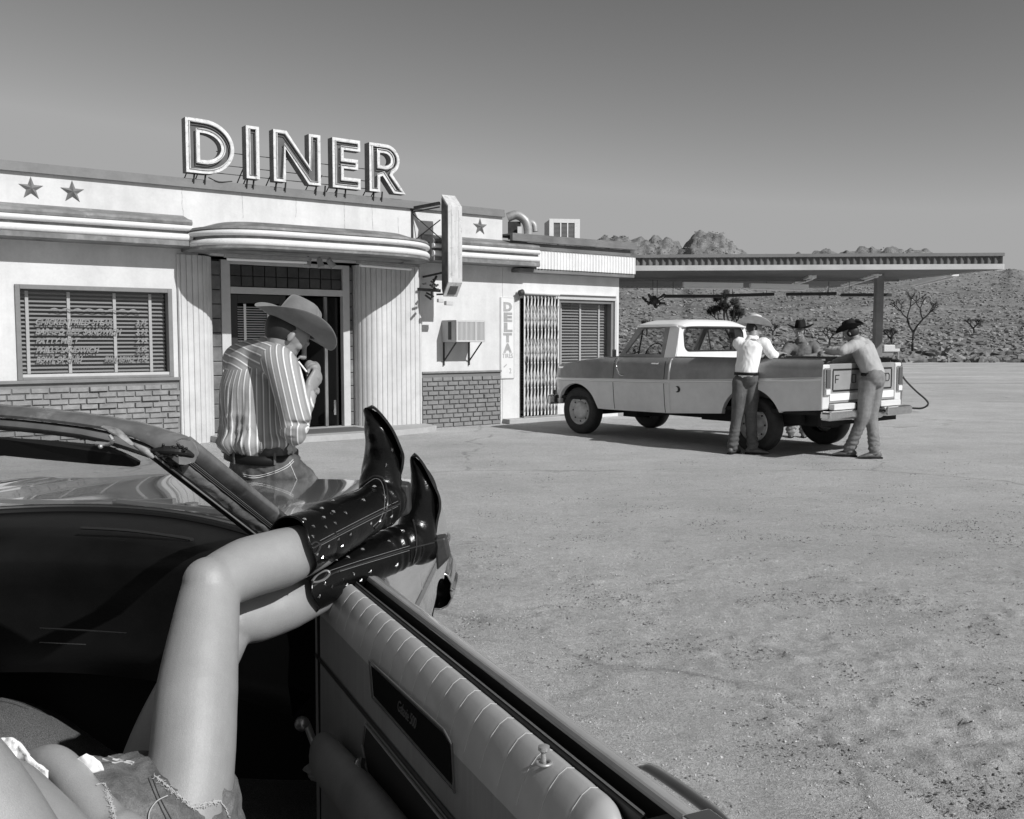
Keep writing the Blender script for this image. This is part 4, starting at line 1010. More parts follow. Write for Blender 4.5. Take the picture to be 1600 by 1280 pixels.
mb = MB(); mb.tube([V3 for V3 in [(RWX(p)[0]-.016, p[0], p[1]) for p in rrect(-.685, .685, 1.34, 1.67, .088, 8)]], .011, 6, side=(1, 0, 0), closed=True); mb.build('window_seal', BLACKR, pk)
bx('seat', CABIN, pk, (-1.90, -1.74, -.7, .7, .75, 1.30), (-1.85, -1.2, -.7, .7, .62, .92), bevel=.04)
bx('dashboard', CABIN, pk, (-.97, -.72, -.82, .82, .9, 1.245), bevel=.03)
bx('cab_floor', CABIN, pk, (-1.95, -.6, -.88, .88, .601, .62), (-1.96, -1.93, -.8, .8, .6, 1.24))
mb = MB(); cs = Vector((-1.12, .38, 1.27)); ax1 = Vector((0, 1, 0)); ax2 = Vector((-.35, 0, .94)).normalized()
mb.tube([cs+ax1*.19*math.cos(a)+ax2*.19*math.sin(a) for a in np.linspace(0, 2*math.pi, 33)[:-1]], .012, 8, closed=True); mb.bar(cs-ax1*.19, cs+ax1*.19, .02); mb.cyl(cs, cs+Vector((.25, 0, -.12)), .02)
mb.build('steering_wheel', CABIN, pk, smooth=True)
mm = MB(); mm.bar((-1.0, .93, 1.21), (-.98, 1.08, 1.25), .015); mm.build('mirror_arm', CHROME, pk)
mm = MB(); mm.obox((-.98, 1.10, 1.30), (.012, 0, .004), (0, .035, 0), (0, 0, .055)); mm.build('mirror', BLACKR, pk, bevel=.01)
MB().tube(smooth_path([(-.93, .95, 1.24), (-.93, 1.0, 1.1), (-1.0, 1.0, .98), (-1.06, .975, .97)], 5), .009, 8).build('mirror_bracket', CHROME, pk, smooth=True)
MB().cyl((-2.12, .976, .80), (-2.12, .99, .80), .045, 20).build('fuel_cap', BLACKR, pk); MB().cyl((-2.10, .981, .80), (-2.10, .998, .80), .034, 20).build('fuel_door', PLOW, pk)
# wheels
def wheel(x, s, front):
    w_ = MB(); y0, y1 = (s*.70, s*.905)
    prof = [(.20, -.09), (.30, -.100), (.345, -.102), (.372, -.075), (.378, 0), (.372, .075), (.345, .102), (.30, .100), (.235, .088), (.225, .07)]
    n = 48; rows = []
    for i in range(n):
        a = 2*math.pi*i/n; rows.append([(x+r*math.cos(a), (y0+y1)/2+s*o, .375+r*math.sin(a)) for r, o in prof])
    rows.append(rows[0]); w_.grid(rows); ty = w_.build('wheel', RUBBER, pk, smooth=True, angle=50)
    rm = MB(); rows = []; pr = [(.228, .075), (.222, .092), (.205, .085), (.195, .06), (.15, .05), (.135, .075), (.105, .092), (.0, .098)] if front else [(.228, .075), (.215, .085), (.19, .04), (.12, .03), (.09, .06), (.0, .07)]
    for i in range(n+1):
        a = 2*math.pi*i/n; rows.append([(x+r*math.cos(a), (y0+y1)/2+s*o, .375+r*math.sin(a)) for r, o in pr])
    rm.grid(rows); rm.build('rim', mat('painted_rim', .50, .4, .2, vary=[(14, .8, 1.1)]), ty, smooth=True, angle=60)
    hb = MB()
    for k in range(8):
        a = k*math.pi/4; hb.ball((x+.17*math.cos(a), (y0+y1)/2+s*.056, .375+.17*math.sin(a)), .014, 6, 5)
    hb.build('wheel_nuts', BLACKR, ty)
for x in (0, -3.35):
    for s in (1, -1): wheel(x, s, x == 0)
# tail
XT = -4.40
for s in (1, -1): bx('rear_corner', PLOW, pk, (XT-.02, XT+.03, s*.78, s*.940, .63, 1.195), bevel=.02)
for s in (1, -1):
    tl = bx('tail_light', CHROME, pk, (XT-.045, XT-.0205, s*.80, s*.93, .80, 1.15), bevel=.012); bx('lens', mat('tail_lens', .08, .2, coat=.5), tl, (XT-.055, XT-.0455, s*.82, s*.91, .90, 1.13), bevel=.006); bx('reverse_lens', mat('clear_lens', .8, .2), tl, (XT-.055, XT-.0455, s*.82, s*.91, .82, .885), bevel=.004)
TGP = mat('tailgate_paint', .29, .4, coat=.3, vary=[(3, .85, 1.12)])
tg = bx('tailgate', TGP, pk, (XT-.005, XT+.05, -.775, .775, .70, 1.20), bevel=.012)
mb = MB()
for z in (.86, 1.125): mb.box(XT-.012, XT-.0055, -.70, .70, z-.010, z+.010)
for y in (-.70, .70): mb.box(XT-.0115, XT-.0055, y-.010, y+.010, .872, 1.113)
mb.build('panel_border', BLACKR, tg)
bx('lower_trim', PWHITE, tg, (XT-.012, XT-.0055, -.76, .76, .735, .825), bevel=.002)
mb = MB()
for ch, y in (('F', .60), ('O', .22), ('R', -.20), ('D', -.60)):
    if ch == 'F': L_ = [((0, 0), (0, 1)), ((0, 1), (.8, 1)), ((0, .5), (.6, .5))]
    elif ch == 'O': L_ = [((0, 0), (.8, 0)), ((.8, 0), (.8, 1)), ((.8, 1), (0, 1)), ((0, 1), (0, 0))]
    elif ch == 'R': L_ = [((0, 0), (0, 1)), ((0, 1), (.8, 1)), ((.8, 1), (.8, .5)), ((.8, .5), (0, .5)), ((.4, .5), (.8, 0))]
    else: L_ = [((0, 0), (.6, 0)), ((.6, 0), (.8, .2)), ((.8, .2), (.8, .8)), ((.8, .8), (.6, 1)), ((.6, 1), (0, 1)), ((0, 1), (0, 0))]
    for a, b in L_: mb.bar((XT-.009, y+.045-a[0]*.11, .955+a[1]*.10), (XT-.009, y+.045-b[0]*.11, .955+b[1]*.10), .009, .006, up=(1, 0, 0))
mb.build('raised_lettering', BLACKR, tg)
bp = MB(); bp.box(XT-.17, XT-.02, .35, 1.0, .50, .62); bp.box(XT-.17, XT-.02, -1.0, -.35, .50, .62); bp.box(XT-.12, XT-.02, -.349, .349, .48, .56)
bp.build('rear_bumper', CHROME, pk, bevel=.035)
for s in (1, -1): bx('bumper_step', mat('step_paint', .62, .5), pk, (XT-.10, XT-.021, s*.30, s*.80, .625, .70), bevel=.01)
bx('licence_plate', mat('dark_plate', .04, .5), pk, (XT-.13, XT-.122, -.16, .16, .58, .72))
bx('rear_valance', UNDER, pk, (XT+.02, XT+.06, -.9, .9, .42, .66))
# ================================================================ people by the pickup, and the man with the cigarette
SKIN = mat('skin', .30, .43, spec=.6, vary=[(9, .90, 1.07), (30, .96, 1.03)], grain=(520, .09), bump=[(700, .6, .0009), (300, .3, .0009)], sss=.02)
SKIN_T = mat('tanned_skin', .26, .5, vary=[(12, .9, 1.08)], bump=[(200, .15, .001)])
HAIR = mat('dark_hair', .02, .6)
DENIM = mat('faded_denim', .27, .85, vary=[(6, .7, 1.3), (22, .85, 1.15)], grain=(260, .18), bump=[(240, .3, .001)])
DENIM_D = mat('dark_denim', .08, .85, vary=[(6, .7, 1.4), (22, .85, 1.2)], grain=(260, .18))
LEATH = mat('boot_leather_dusty', .09, .55, vary=[(9, .6, 1.5)])
BELT = mat('belt_leather', .008, .6, spec=.3)
def folds_fn(amp, sx=9, sz=4, seed=0, extra=None):
    def f(p, n):
        q = Vector((p.x*sx+seed, p.y*sx, p.z*sz)); q2 = Vector((p.x*sx*2.3, p.y*sx*2.3+seed, p.z*sz*2.1))
        r = 1-abs(noise.noise(q))*2.2; r2 = 1-abs(noise.noise(q2))*2.2
        v = amp*(max(0, r)*.8+max(0, r2)*.45-.35)
        return v+(extra(p) if extra else 0)
    return f
def crumple(z0, z1, amp, seed=0):
    """stacked horizontal creases of jeans over boots"""
    def f(p):
        if not z0 < p.z < z1: return 0
        k = (z1-p.z)/(z1-z0)
        return amp*k*math.sin(p.z*105+4*noise.noise(Vector((p.x*14+seed, p.y*14, p.z*7))))
    return f
def frame(fwd):
    f = Vector(fwd).normalized(); r = f.cross(Vector((0, 0, 1))).normalized(); return f, r, r.cross(f)
def hand(mb, wrist, dirn, back, s=1.0, curl=.5, left=False):
    """palm, four fingers of different length and a thumb"""
    d = Vector(dirn).normalized(); b = Vector(back); b = (b-b.dot(d)*d).normalized(); sd_ = d.cross(b)*( -1 if left else 1)
    w_ = Vector(wrist)
    mb.limb([w_, w_+d*.03*s, w_+d*.085*s], [(.022*s, .026*s), (.018*s, .038*s), (.015*s, .040*s)], 12, side=b)
    for i, (o, L) in enumerate(((.030, .072), (.010, .082), (-.011, .076), (-.031, .060))):
        p0 = w_+d*.085*s+sd_*o*s; c = curl*(1+.12*i)
        p1 = p0+(d*math.cos(c*.7)-b*math.sin(c*.7))*L*.42*s; p2 = p1+(d*math.cos(c*1.9)-b*math.sin(c*1.9))*L*.33*s; p3 = p2+(d*math.cos(c*2.8)-b*math.sin(c*2.8))*L*.27*s
        mb.limb([p0-d*.015*s, p0, p1, p2, p3], [.0095*s, .0098*s, .009*s, .0085*s, .007*s], 8, side=b)
    t0 = w_+d*.025*s+sd_*.034*s; t1 = t0+(d*.6+sd_*.8-b*.25).normalized()*.04*s; t2 = t1+(d*.85+sd_*.3-b*.5*curl).normalized()*.035*s
    mb.limb([t0, t1, t2], [.013*s, .011*s, .0085*s], 8, side=b)
def cowboy_hat(name, m, parent, c, up, fwd, R1=.19, R2=.165, crown=.115, curl=.05, cr=(.095, .08), pinch=.02, band=None, droop=0.0):
    """c: centre of the head band; brim dips front and back, sides curl up"""
    u_ = Vector(up).normalized(); f = Vector(fwd); f = (f-f.dot(u_)*u_).normalized(); r = f.cross(u_)
    N = 56; rows = []
    def pt(a, k, rise): return c+f*math.cos(a)*k[0]+r*math.sin(a)*k[1]+u_*rise
    for q in np.linspace(1, 0, 12):
        row = []
        for i in range(N):
            a = 2*math.pi*i/N; ra = cr[0]+(R1-cr[0])*q; rb = cr[1]+(R2-cr[1])*q
            rise = curl*(q**1.7)*abs(math.sin(a))**1.6-droop*q*max(0, math.cos(a))-.35*droop*q*max(0, -math.cos(a))
            row.append(pt(a, (ra, rb), rise))
        rows.append(row)
    for q in np.linspace(.08, 1, 10):
        row = []
        for i in range(N):
            a = 2*math.pi*i/N; sh = 1-.14*q-.10*q**4
            fr_ = max(0, math.cos(a)); dent = pinch*q*math.exp(-((abs(abs(math.atan2(math.sin(a), math.cos(a)))-.75))/.35)**2)
            row.append(pt(a, (cr[0]*sh-dent, cr[1]*sh-dent), crown*q-(.012*q*fr_)))
        rows.append(row)
    for sc_, dz in ((.80, .004), (.62, -.006), (.36, -.020), (.08, -.026)):
        row = []
        for i in range(N):
            a = 2*math.pi*i/N; row.append(pt(a, (cr[0]*.76*sc_, cr[1]*.76*sc_), crown+dz-.010*max(0, math.cos(a))*sc_))
        rows.append(row)
    mb = MB(); mb.grid([r_+[r_[0]] for r_ in rows]); mb.v.append(rows[-1][0]); 
    h = mb.build(name, m, parent, world=True, smooth=True, angle=180, solid=.004, sub=1)
    if band:
        b2 = MB(); b2.grid([[pt(2*math.pi*i/N, (cr[0]*k, cr[1]*k), z) for i in range(N+1)] for z, k in ((.006, 1.012), (.028, .995))]); b2.build('hat_band', band, h, world=True, smooth=True, solid=.003)
    return h
def head(mb, c, up, fwd, s=1.0):
    """skull, jaw, nose, brow, lips and ears"""
    u_ = Vector(up).normalized(); f = Vector(fwd); f = (f-f.dot(u_)*u_).normalized(); r = f.cross(u_); L = lambda x, y, z: c+f*x*s+r*y*s+u_*z*s
    mb.ball(L(-.012, 0, .03), (.098*s, .075*s, .092*s), 18, 14, (f, r, u_))
    mb.limb([L(.02, 0, .0), L(.035, 0, -.055), L(.048, 0, -.088)], [(.058*s, .062*s), (.045*s, .05*s), (.022*s, .026*s)], 14, side=f)
    mb.limb([L(.086, 0, .018), L(.100, 0, -.008), L(.112, 0, -.026), L(.098, 0, -.034)], [.009*s, .011*s, .012*s, .009*s], 10, side=r)
    mb.limb([L(.076, -.04, .026), L(.088, 0, .028), L(.076, .04, .026)], [.009*s, .010*s, .009*s], 8, side=u_)
    for z in (-.052, -.062): mb.limb([L(.078, -.018, z), L(.092, 0, z), L(.078, .018, z)], [.005*s, .0065*s, .005*s], 8, side=u_)
    for y in (-1, 1):
        mb.ball(L(.042, y*.046, -.010), (.026*s, .014*s, .018*s), 10, 8, (f, r, u_))
        e = L(-.006, y*.077, 0); mb.ball(e-f*.004*s, (.014*s, .008*s, .026*s), 12, 9, (f*.95+r*y*.3, r, u_));
    return u_, f, r
def person(label, foot): return thing('person', label, 'person', (foot[0], foot[1], 0))
def make_man(label, J, shirt_m, jean_m, hat_m, hatkw, vox=.011, shirt_folds=.009, skin=SKIN_T, sleeve_to='wrist', boots=True, tail=False, collar=True):
    """J: joints in world coordinates"""
    t = person(label, J['root'])
    f, r, u_ = frame(J['face']); hu = Vector(J.get('head_up', (0, 0, 1)))
    B = MB()
    hc = J['head']; hf = Vector(J['look']); hux, hfx, hrx = head(B, hc, hu, hf)
    B.limb([J['neck'], (J['neck']+hc)/2, hc-hux*.03], [.062, .055, .055], 14)
    ch = J['chest']; pv = J['pelvis']; bf = Vector(J['bodyface']).normalized()
    B.limb([pv, (pv*.6+ch*.4), ch, J['neck']], [(.10, .15), (.095, .13), (.11, .17), (.06, .07)], 20, side=bf)
    for k in ('l', 'r'):
        B.limb([J['sh'+k], J['el'+k]], [.045, .036], 12); B.limb([J['el'+k], J['wr'+k]], [.037, .024], 12)
        B.limb([J['hip'+k], J['kn'+k]], [.078, .052], 14); B.limb([J['kn'+k], J['an'+k]], [.052, .038], 14); B.limb([J['an'+k], J['an'+k]+Vector((0, 0, -.04))], [.036, .036], 10)
        B.limb([J['ch'+k] if 'ch'+k in J else ch, J['sh'+k]], [.06, .05], 12)
        hand(B, J['wr'+k], J['hd'+k], J['hb'+k], 1.0, J.get('curl', .6), left=(k == 'l'))
    build_blob(blob(B, .0065, 3), 'body', skin, t)
    H_ = MB(); H_.ball(hc-hfx*.022+hux*.018, (.094, .081, .086), 18, 12, (hfx, hrx, hux)); build_blob(blob(H_, .008, 2), 'hair', HAIR, t)
    # shirt
    S = MB()
    wst = J['waist']
    S.limb([wst-Vector((0, 0, .05)), wst, wst*.5+ch*.5, ch, ch*.35+J['neck']*.65], [(.118, .152), (.132, .165), (.135, .175), (.135, .195), (.085, .10)], 26, side=bf)
    for k in ('l', 'r'):
        S.limb([ch*.4+J['sh'+k]*.6, J['sh'+k], J['sh'+k]*.5+J['el'+k]*.5, J['el'+k]], [.085, .078, .068, .060], 18)
        e2 = J['wr'+k] if sleeve_to == 'wrist' else J['el'+k].lerp(J['wr'+k], .45); S.limb([J['el'+k], J['el'+k].lerp(e2, .5), e2], [.060, .052, .040], 16)
    if collar: S.tube([J['neck']-hux*.02, J['neck']+Vector((0, 0, .035))], [.082, .072], 16)
    build_blob(blob(S, vox, 3, folds_fn(shirt_folds, 9, 3.2, J.get('seed', 0))), 'shirt', shirt_m, t)
    # jeans
    T = MB()
    T.limb([wst+Vector((0, 0, .0)), pv], [(.122, .152), (.132, .168)], 24, side=bf)
    for k in ('l', 'r'):
        T.limb([J['hip'+k], J['hip'+k].lerp(J['kn'+k], .5), J['kn'+k], J['kn'+k].lerp(J['an'+k], .6), J['an'+k]+Vector((0, 0, .02))], [(.112, .10), (.093, .09), .075, .070, .073], 20, side=bf)
    build_blob(blob(T, vox, 3, folds_fn(.005, 11, 4, 3+J.get('seed', 0), crumple(.06, .42, .008, J.get('seed', 0)))), 'jeans', jean_m, t)
    bl = MB(); n = 40; c0 = wst+Vector((0, 0, -.005)); side = bf; rr_ = Vector((-bf.y, bf.x, 0))
    bl.grid([[c0+side*.139*math.cos(2*math.pi*i/n)+rr_*.172*math.sin(2*math.pi*i/n)+Vector((0, 0, z)) for i in range(n+1)] for z in (-.038, .0)]); bl.build('belt', BELT, t, world=True, solid=.006, smooth=True)
    for k in ('l', 'r'):
        a = J['an'+k]; d = Vector(J['toe'+k]).normalized(); sd_ = Vector((-d.y, d.x, 0)); q = Vector((a.x, a.y, 0)); z = Vector((0, 0, 1))
        b = MB(); b.limb([q+z*.10-d*.0, q+z*.16], [.05, .052], 14); b.limb([q-d*.055+z*.05, q+z*.052, q+d*.07+z*.048, q+d*.15+z*.034, q+d*.205+z*.026], [(.040, .036), (.046, .040), (.036, .046), (.024, .036), (.014, .014)], 16, side=z)
        bt = build_blob(blob(b, .009, 2), 'boot', LEATH, t)
        s_ = MB(); s_.prism([(.0, .0)], 'z', 0, .01) if False else None
        out = [(-.095, -.03), (-.1, 0), (-.095, .03), (-.03, .036), (.07, .048), (.15, .038), (.21, .008), (.21, -.008), (.15, -.038), (.07, -.048), (-.03, -.036)]
        s_ = MB().prism(out, 'z', .010, .022); s_.prism([(-.095, -.032), (-.035, -.034), (-.035, .034), (-.095, .032)], 'z', 0, .0095)
        s_.v = [q+d*v.x+sd_*v.y+z*v.z for v in s_.v]; s_.build('sole', BELT, bt, world=True)
    cowboy_hat('cowboy_hat', hat_m, t, hc+hux*.058-hfx*.012, Vector(J.get('hat_up', hux)), hfx, **hatkw)
    return t
V = Vector; Z = V((0, 0, 1))
ta = V((-.635, .773, 0)); tsd = V((-.773, -.635, 0)); TOv = V(TO)
def TK(x, y, z): return TOv+ta*x+tsd*y+Z*z
HATW = dict(R1=.205, R2=.185, crown=.125, curl=.075, cr=(.098, .083))
# man in white, back to us, elbows on the near bed rail
c1 = V((3.04, 12.62, 0)); fc1 = (TK(-3.6, 0, 0)-c1).normalized(); rt1 = V((fc1.y, -fc1.x, 0))
rail = TK(-3.85, .90, 1.29)
J = dict(root=c1, face=fc1, bodyface=fc1, look=fc1*.75+rt1*.55+Z*-.35, head_up=Z*1+fc1*.15, head=P(1179, 514, 12.80), neck=P(1176, 529, 12.74), chest=P(1172, 546, 12.70), waist=P(1166, 581, 12.62), pelvis=P(1167, 590, 12.62),
         shl=P(1154, 536, 12.80), shr=P(1194, 537, 12.62), ell=P(1172, 562, 12.98), elr=P(1208, 556, 12.52), wrl=P(1196, 556, 13.0), wrr=P(1219, 552, 12.72), hdl=rt1+fc1*.2, hdr=fc1*.6-rt1*.4, hbl=Z, hbr=Z,
         hipl=P(1157, 598, 12.62), hipr=P(1176, 598, 12.62), knl=P(1152, 650, 12.62), knr=P(1173, 650, 12.6), anl=V((2.90, 12.56, .09)), anr=V((3.16, 12.54, .09)), toel=fc1*.9-rt1*.4, toer=rt1*.75+fc1*.65, seed=2)
WSH = mat('white_shirt', .86, .75, vary=[(6, .95, 1.02)])
make_man('person in white shirt and pale straw hat leaning on the pickup side', J, WSH, DENIM_D, mat('straw_hat', .58, .7, vary=[(14, .85, 1.1)], bump=[(160, .4, .002)]), dict(HATW, R1=.235, R2=.215, crown=.135, curl=.095, cr=(.104,.09), band=LEATH), sleeve_to='mid')
# man behind the bed facing us
c2 = V((4.42, 14.72, 0)); fc2 = V((-.25, -.97, 0)).normalized(); rt2 = V((fc2.y, -fc2.x, 0))
J = dict(root=c2, face=fc2, bodyface=fc2, look=fc2+V((-.3, 0, -.35)), head=P(1250, 519, 14.55), neck=P(1251, 533, 14.6), chest=P(1253, 550, 14.65), waist=P(1255, 585, 14.72), pelvis=P(1255, 594, 14.72),
         shl=P(1271, 540, 14.62), shr=P(1234, 541, 14.62), ell=P(1278, 558, 14.5), elr=P(1222, 557, 14.45), wrl=P(1256, 559, 14.35), wrr=P(1236, 560, 14.35), hdl=V((-1, -.2, -.05)), hdr=V((.9, -.3, -.05)), hbl=Z, hbr=Z,
         hipl=P(1262, 600, 14.72), hipr=P(1246, 600, 14.72), knl=P(1262, 640, 14.7), knr=P(1246, 640, 14.7), anl=V((4.5, 14.75, .09)), anr=V((4.3, 14.75, .09)), toel=fc2, toer=fc2, seed=5)
make_man('person in open denim jacket and black hat behind the pickup bed', J, mat('grey_denim_jacket', .13, .85, vary=[(6, .6, 1.5), (25, .8, 1.2)]), DENIM, mat('black_felt_hat', .012, .8, spec=.2), dict(R1=.19, R2=.20, crown=.125, curl=.07, cr=(.095, .083)), collar=True)
# man leaning on the tailgate
c3 = V((4.47, 12.12, 0)); fc3 = (TK(-4.4, .2, 0)-c3).normalized(); rt3 = V((fc3.y, -fc3.x, 0)); lf = V((-1, .25, 0)).normalized()
J = dict(root=c3, face=lf, bodyface=V((-.75, .66, 0)), look=V((-.8, .55, -.35)), head_up=V((-.35, .1, 1)), head=P(1329, 521, 12.45), neck=P(1340, 532, 12.42), chest=P(1348, 545, 12.4), waist=P(1364, 582, 12.25), pelvis=P(1366, 590, 12.22),
         shl=P(1336, 540, 12.25), shr=P(1350, 538, 12.6), ell=P(1316, 548, 12.2), elr=P(1325, 560, 12.8), wrl=P(1293, 549, 12.35), wrr=P(1305, 566, 12.75), hdl=V((-.8, .6, -.1)), hdr=V((-.8, .6, -.1)), hbl=Z, hbr=Z,
         hipl=P(1356, 598, 12.2), hipr=P(1368, 598, 12.3), knl=P(1348, 650, 12.15), knr=P(1362, 650, 12.2), anl=V((4.33, 12.25, .09)), anr=V((4.58, 12.05, .09)), toel=V((-.95, .2, 0)), toer=V((-.85, -.1, 0)), seed=8)
make_man('person in light grey shirt and black hat leaning over the tailgate', J, mat('light_grey_shirt', .40, .8, vary=[(5, .85, 1.12)]), mat('pale_denim', .19, .85, vary=[(6, .75, 1.25), (22, .85, 1.15)], grain=(260, .15)), MATS['black_felt_hat'], dict(R1=.18, R2=.20, crown=.12, curl=.085, cr=(.093, .083)), collar=True)
# ================================================================ man lighting a cigarette in front of the car
F1 = V((.80, .60, 0)); Rt = V((.60, -.80, 0))
SH_R = P(438, 574, 4.05); SH_L = P(372, 566, 4.34)
m1 = person('person in striped shirt and felt hat lighting a cigarette by the car', (P(420, 700, 4.22).x, 4.22))
B = MB()
hup = V((.50, .30, .81)).normalized(); hfw = V((.62, .42, -.50)).normalized()
hc1 = P(448, 527, 4.16)
hux, hfx, hrx = head(B, hc1, hup, hfw, 1.02)
nk = P(428, 545, 4.18)
B.limb([nk-Z*.03, nk.lerp(hc1, .5), hc1-hux*.035-hfx*.01], [.078, .068, .060], 16)
CH = P(404, 600, 4.2); WS = P(408, 702, 4.2); PV = P(415, 730, 4.22)
B.limb([PV, WS, CH, nk-Z*.05], [(.10, .14), (.09, .12), (.11, .15), (.06, .06)], 18, side=F1)
EL_R = P(459, 666, 3.99); WR_R = P(481, 609, 4.11); EL_L = P(455, 668, 4.48); WR_L = P(486, 602, 4.24)
B.limb([SH_R, EL_R], [.040, .034], 12); B.limb([EL_R, WR_R], [.036, .027], 14); B.limb([SH_L, EL_L], [.045, .036], 12); B.limb([EL_L, WR_L], [.04, .028], 12)
hr_, hl_ = P(417, 745, 4.15), P(398, 745, 4.30)
B.limb([hr_, P(455, 850, 4.22)], [.08, .05], 12); B.limb([P(455, 850, 4.22), V((-1.0, 4.40, .08))], [.05, .035], 12)
B.limb([hl_, P(430, 850, 4.35)], [.08, .05], 12); B.limb([P(430, 850, 4.35), V((-1.1, 4.55, .08))], [.05, .035], 12)
hand(B, WR_R, (P(494, 590, 4.16)-WR_R), Rt*.8+F1*.5, 1.0, .95, left=False)
hand(B, WR_L, (P(492, 580, 4.22)-WR_L), F1*.9+Z*.1, 1.0, 1.0, left=True)
build_blob(blob(B, .0045, 2), 'body', SKIN_T, m1)
hm_ = MB(); hm_.ball(hc1-hfx*.030+hux*.022, (.086, .080, .078), 20, 14, (hfx, hrx, hux)); hm_.ball(hc1-hfx*.062-hux*.012, (.036, .052, .040), 14, 10, (hfx, hrx, hux))
build_blob(blob(hm_, .006, 2), 'hair', HAIR, m1)
S_ = MB()
S_.limb([P(400, 708, 4.2), P(398, 690, 4.2), P(394, 650, 4.2), P(393, 605, 4.2), P(402, 572, 4.2), P(417, 549, 4.18)], [(.125, .155), (.140, .178), (.130, .172), (.128, .172), (.108, .150), (.062, .070)], 36, side=F1)
S_.limb([P(402, 562, 4.2), P(424, 562, 4.10), P(440, 573, 4.03), P(452, 612, 4.0), P(461, 652, 3.98), P(458, 670, 3.98)], [.075, .075, .072, .070, .066, .060], 28)
S_.limb([P(457, 670, 3.98), P(466, 652, 4.04), P(474, 632, 4.09), P(481, 618, 4.105)], [.054, .052, .046, .036], 22)
S_.limb([P(400, 560, 4.22), P(374, 568, 4.32), SH_L.lerp(EL_L, .5), EL_L], [.085, .078, .07, .06], 22); S_.limb([EL_L, EL_L.lerp(WR_L, .85)], [.06, .042], 16)
S_.limb([P(421, 552, 4.17), P(429, 541, 4.17)], [(.064, .068), (.063, .067)], 18, side=F1)
def sf(p, n):
    # long drape folds falling from the yoke, gathered above the belt
    f_ = math.atan2((p-CH).dot(Rt), (p-CH).dot(F1)); z = p.z
    low = max(0, min(1, (1.34-z)/.25)); a = noise.noise(V((f_*2.6+z*.8, z*1.1, 1.7))); b_ = noise.noise(V((p.x*13, p.y*13, z*6)))
    c = noise.noise(V((f_*4.5+z*2.2, z*1.6, 9)))
    v = low*(.016*a+.014*(max(0, 1-abs(c)*5)-.25))+.004*b_
    if z < 1.13: v += .007*noise.noise(V((f_*8, z*9, 4)))+.014*math.exp(-((z-1.06)/.03)**2)-.012*max(0, (1.02-z)/.03)
    v += .007*max(0, 1-abs(noise.noise(V(((p.x+p.y)*3.2+z*5, z*4-p.x*6, 2.2))))*7)*low
    if (p-CH).dot(Rt) > .13 and z > 1.1: v *= .45
    return v
sme = blob(S_, .008, 9, sf)
uv = sme.uv_layers.new(name='UVMap')
def seg_d(p, a, b):
    t = max(0, min(1, (p-a).dot(b-a)/(b-a).length_squared)); return (p-(a+(b-a)*t)).length
def region(p):
    d1 = min(seg_d(p, P(446, 574, 4.03), P(466, 665, 3.98))-.072, seg_d(p, EL_R, WR_R)-.055); d2 = min(seg_d(p, SH_L, EL_L)-.085, seg_d(p, EL_L, WR_L)-.055)
    dt = ((p-CH)-Z*(p-CH).z).length-.160
    if d1 < min(dt, d2): return 1 if (p-EL_R).dot((SH_R-EL_R).normalized()) > -.01 else 3
    if d2 < dt: return 2
    if p.z > 1.385+.10*(p-CH).dot(F1): return 4
    return 0
def ucoord(p, rg):
    if rg == 0: return math.atan2((p-CH).dot(F1), (p-CH).dot(Rt)), .165, p.z
    if rg == 4: return None, 1, p.x
    a, b_ = {1: (P(446, 574, 4.03), P(466, 665, 3.98)), 2: (SH_L, EL_L), 3: (EL_R, WR_R)}[rg]
    ax = (b_-a).normalized(); e1 = (Rt-Rt.dot(ax)*ax).normalized(); e2 = ax.cross(e1); q = p-a
    ex = V((1, 0, 0)); ex = (ex-ex.dot(ax)*ax).normalized(); return q.dot(ex)*1.15/.074, .074, q.dot(ax)
for poly in sme.polygons:
    c = poly.center; rg = region(c)
    if rg == 4:
        for li in poly.loop_indices:
            p = sme.vertices[sme.loops[li].vertex_index].co; uv.data[li].uv = ((p.z*.75+(p-CH).dot(F1)*.65+.12*(p-CH).dot(Rt)), p.x)
    else:
        ac, rr_, _ = ucoord(c, rg)
        for li in poly.loop_indices:
            p = sme.vertices[sme.loops[li].vertex_index].co; a, _, w_ = ucoord(p, rg)
            while a-ac > math.pi: a -= 2*math.pi
            while a-ac < -math.pi: a += 2*math.pi
            uv.data[li].uv = (a*rr_, w_)
STRIPE = mat('striped_cotton', .33, .85, uvstripe=(.029, .17, 2.4), vary=[(5, .93, 1.06)], bump=[(34, .3, .006), (300, .2, .001)])
build_blob(sme, 'shirt', STRIPE, m1)
cb = MB(); cb.tube([nk+hup*.05+(F1*math.cos(a)*.066+Rt*math.sin(a)*.070)-F1*.022+Z*.02*math.cos(a) for a in np.linspace(0, 2*math.pi, 25)[:-1]], (.006), 8, side=Z, closed=True)
for q in cb.v: pass
T_ = MB()
T_.limb([P(408, 706, 4.2), P(414, 732, 4.2), P(420, 745, 4.2)], [(.125, .165), (.150, .185), (.14, .17)], 26, side=F1)
T_.limb([hr_, P(448, 775, 4.16), P(470, 850, 4.22), V((-.98, 4.38, .14))], [.115, .105, .075, .07], 20); T_.limb([hl_, P(430, 775, 4.34), P(450, 850, 4.35), V((-1.08, 4.52, .14))], [.115, .105, .075, .07], 20)
T_.limb([P(440, 740, 4.15), P(474, 760, 4.2)], [.11, .07], 16)
jn = build_blob(blob(T_, .008, 3, folds_fn(.015, 9, 12, 4)), 'jeans', mat('worn_denim', .075, .85, vary=[(7, .5, 1.7), (30, .75, 1.3), (24, .85, 1.15)], grain=(300, .2), bump=[(280, .35, .001)]), m1)
bl = MB(); n = 56; bc = P(408, 707, 4.2)
def elp(ra, rb, z, a): return bc+F1*ra*math.cos(a)+Rt*rb*math.sin(a)+Z*z
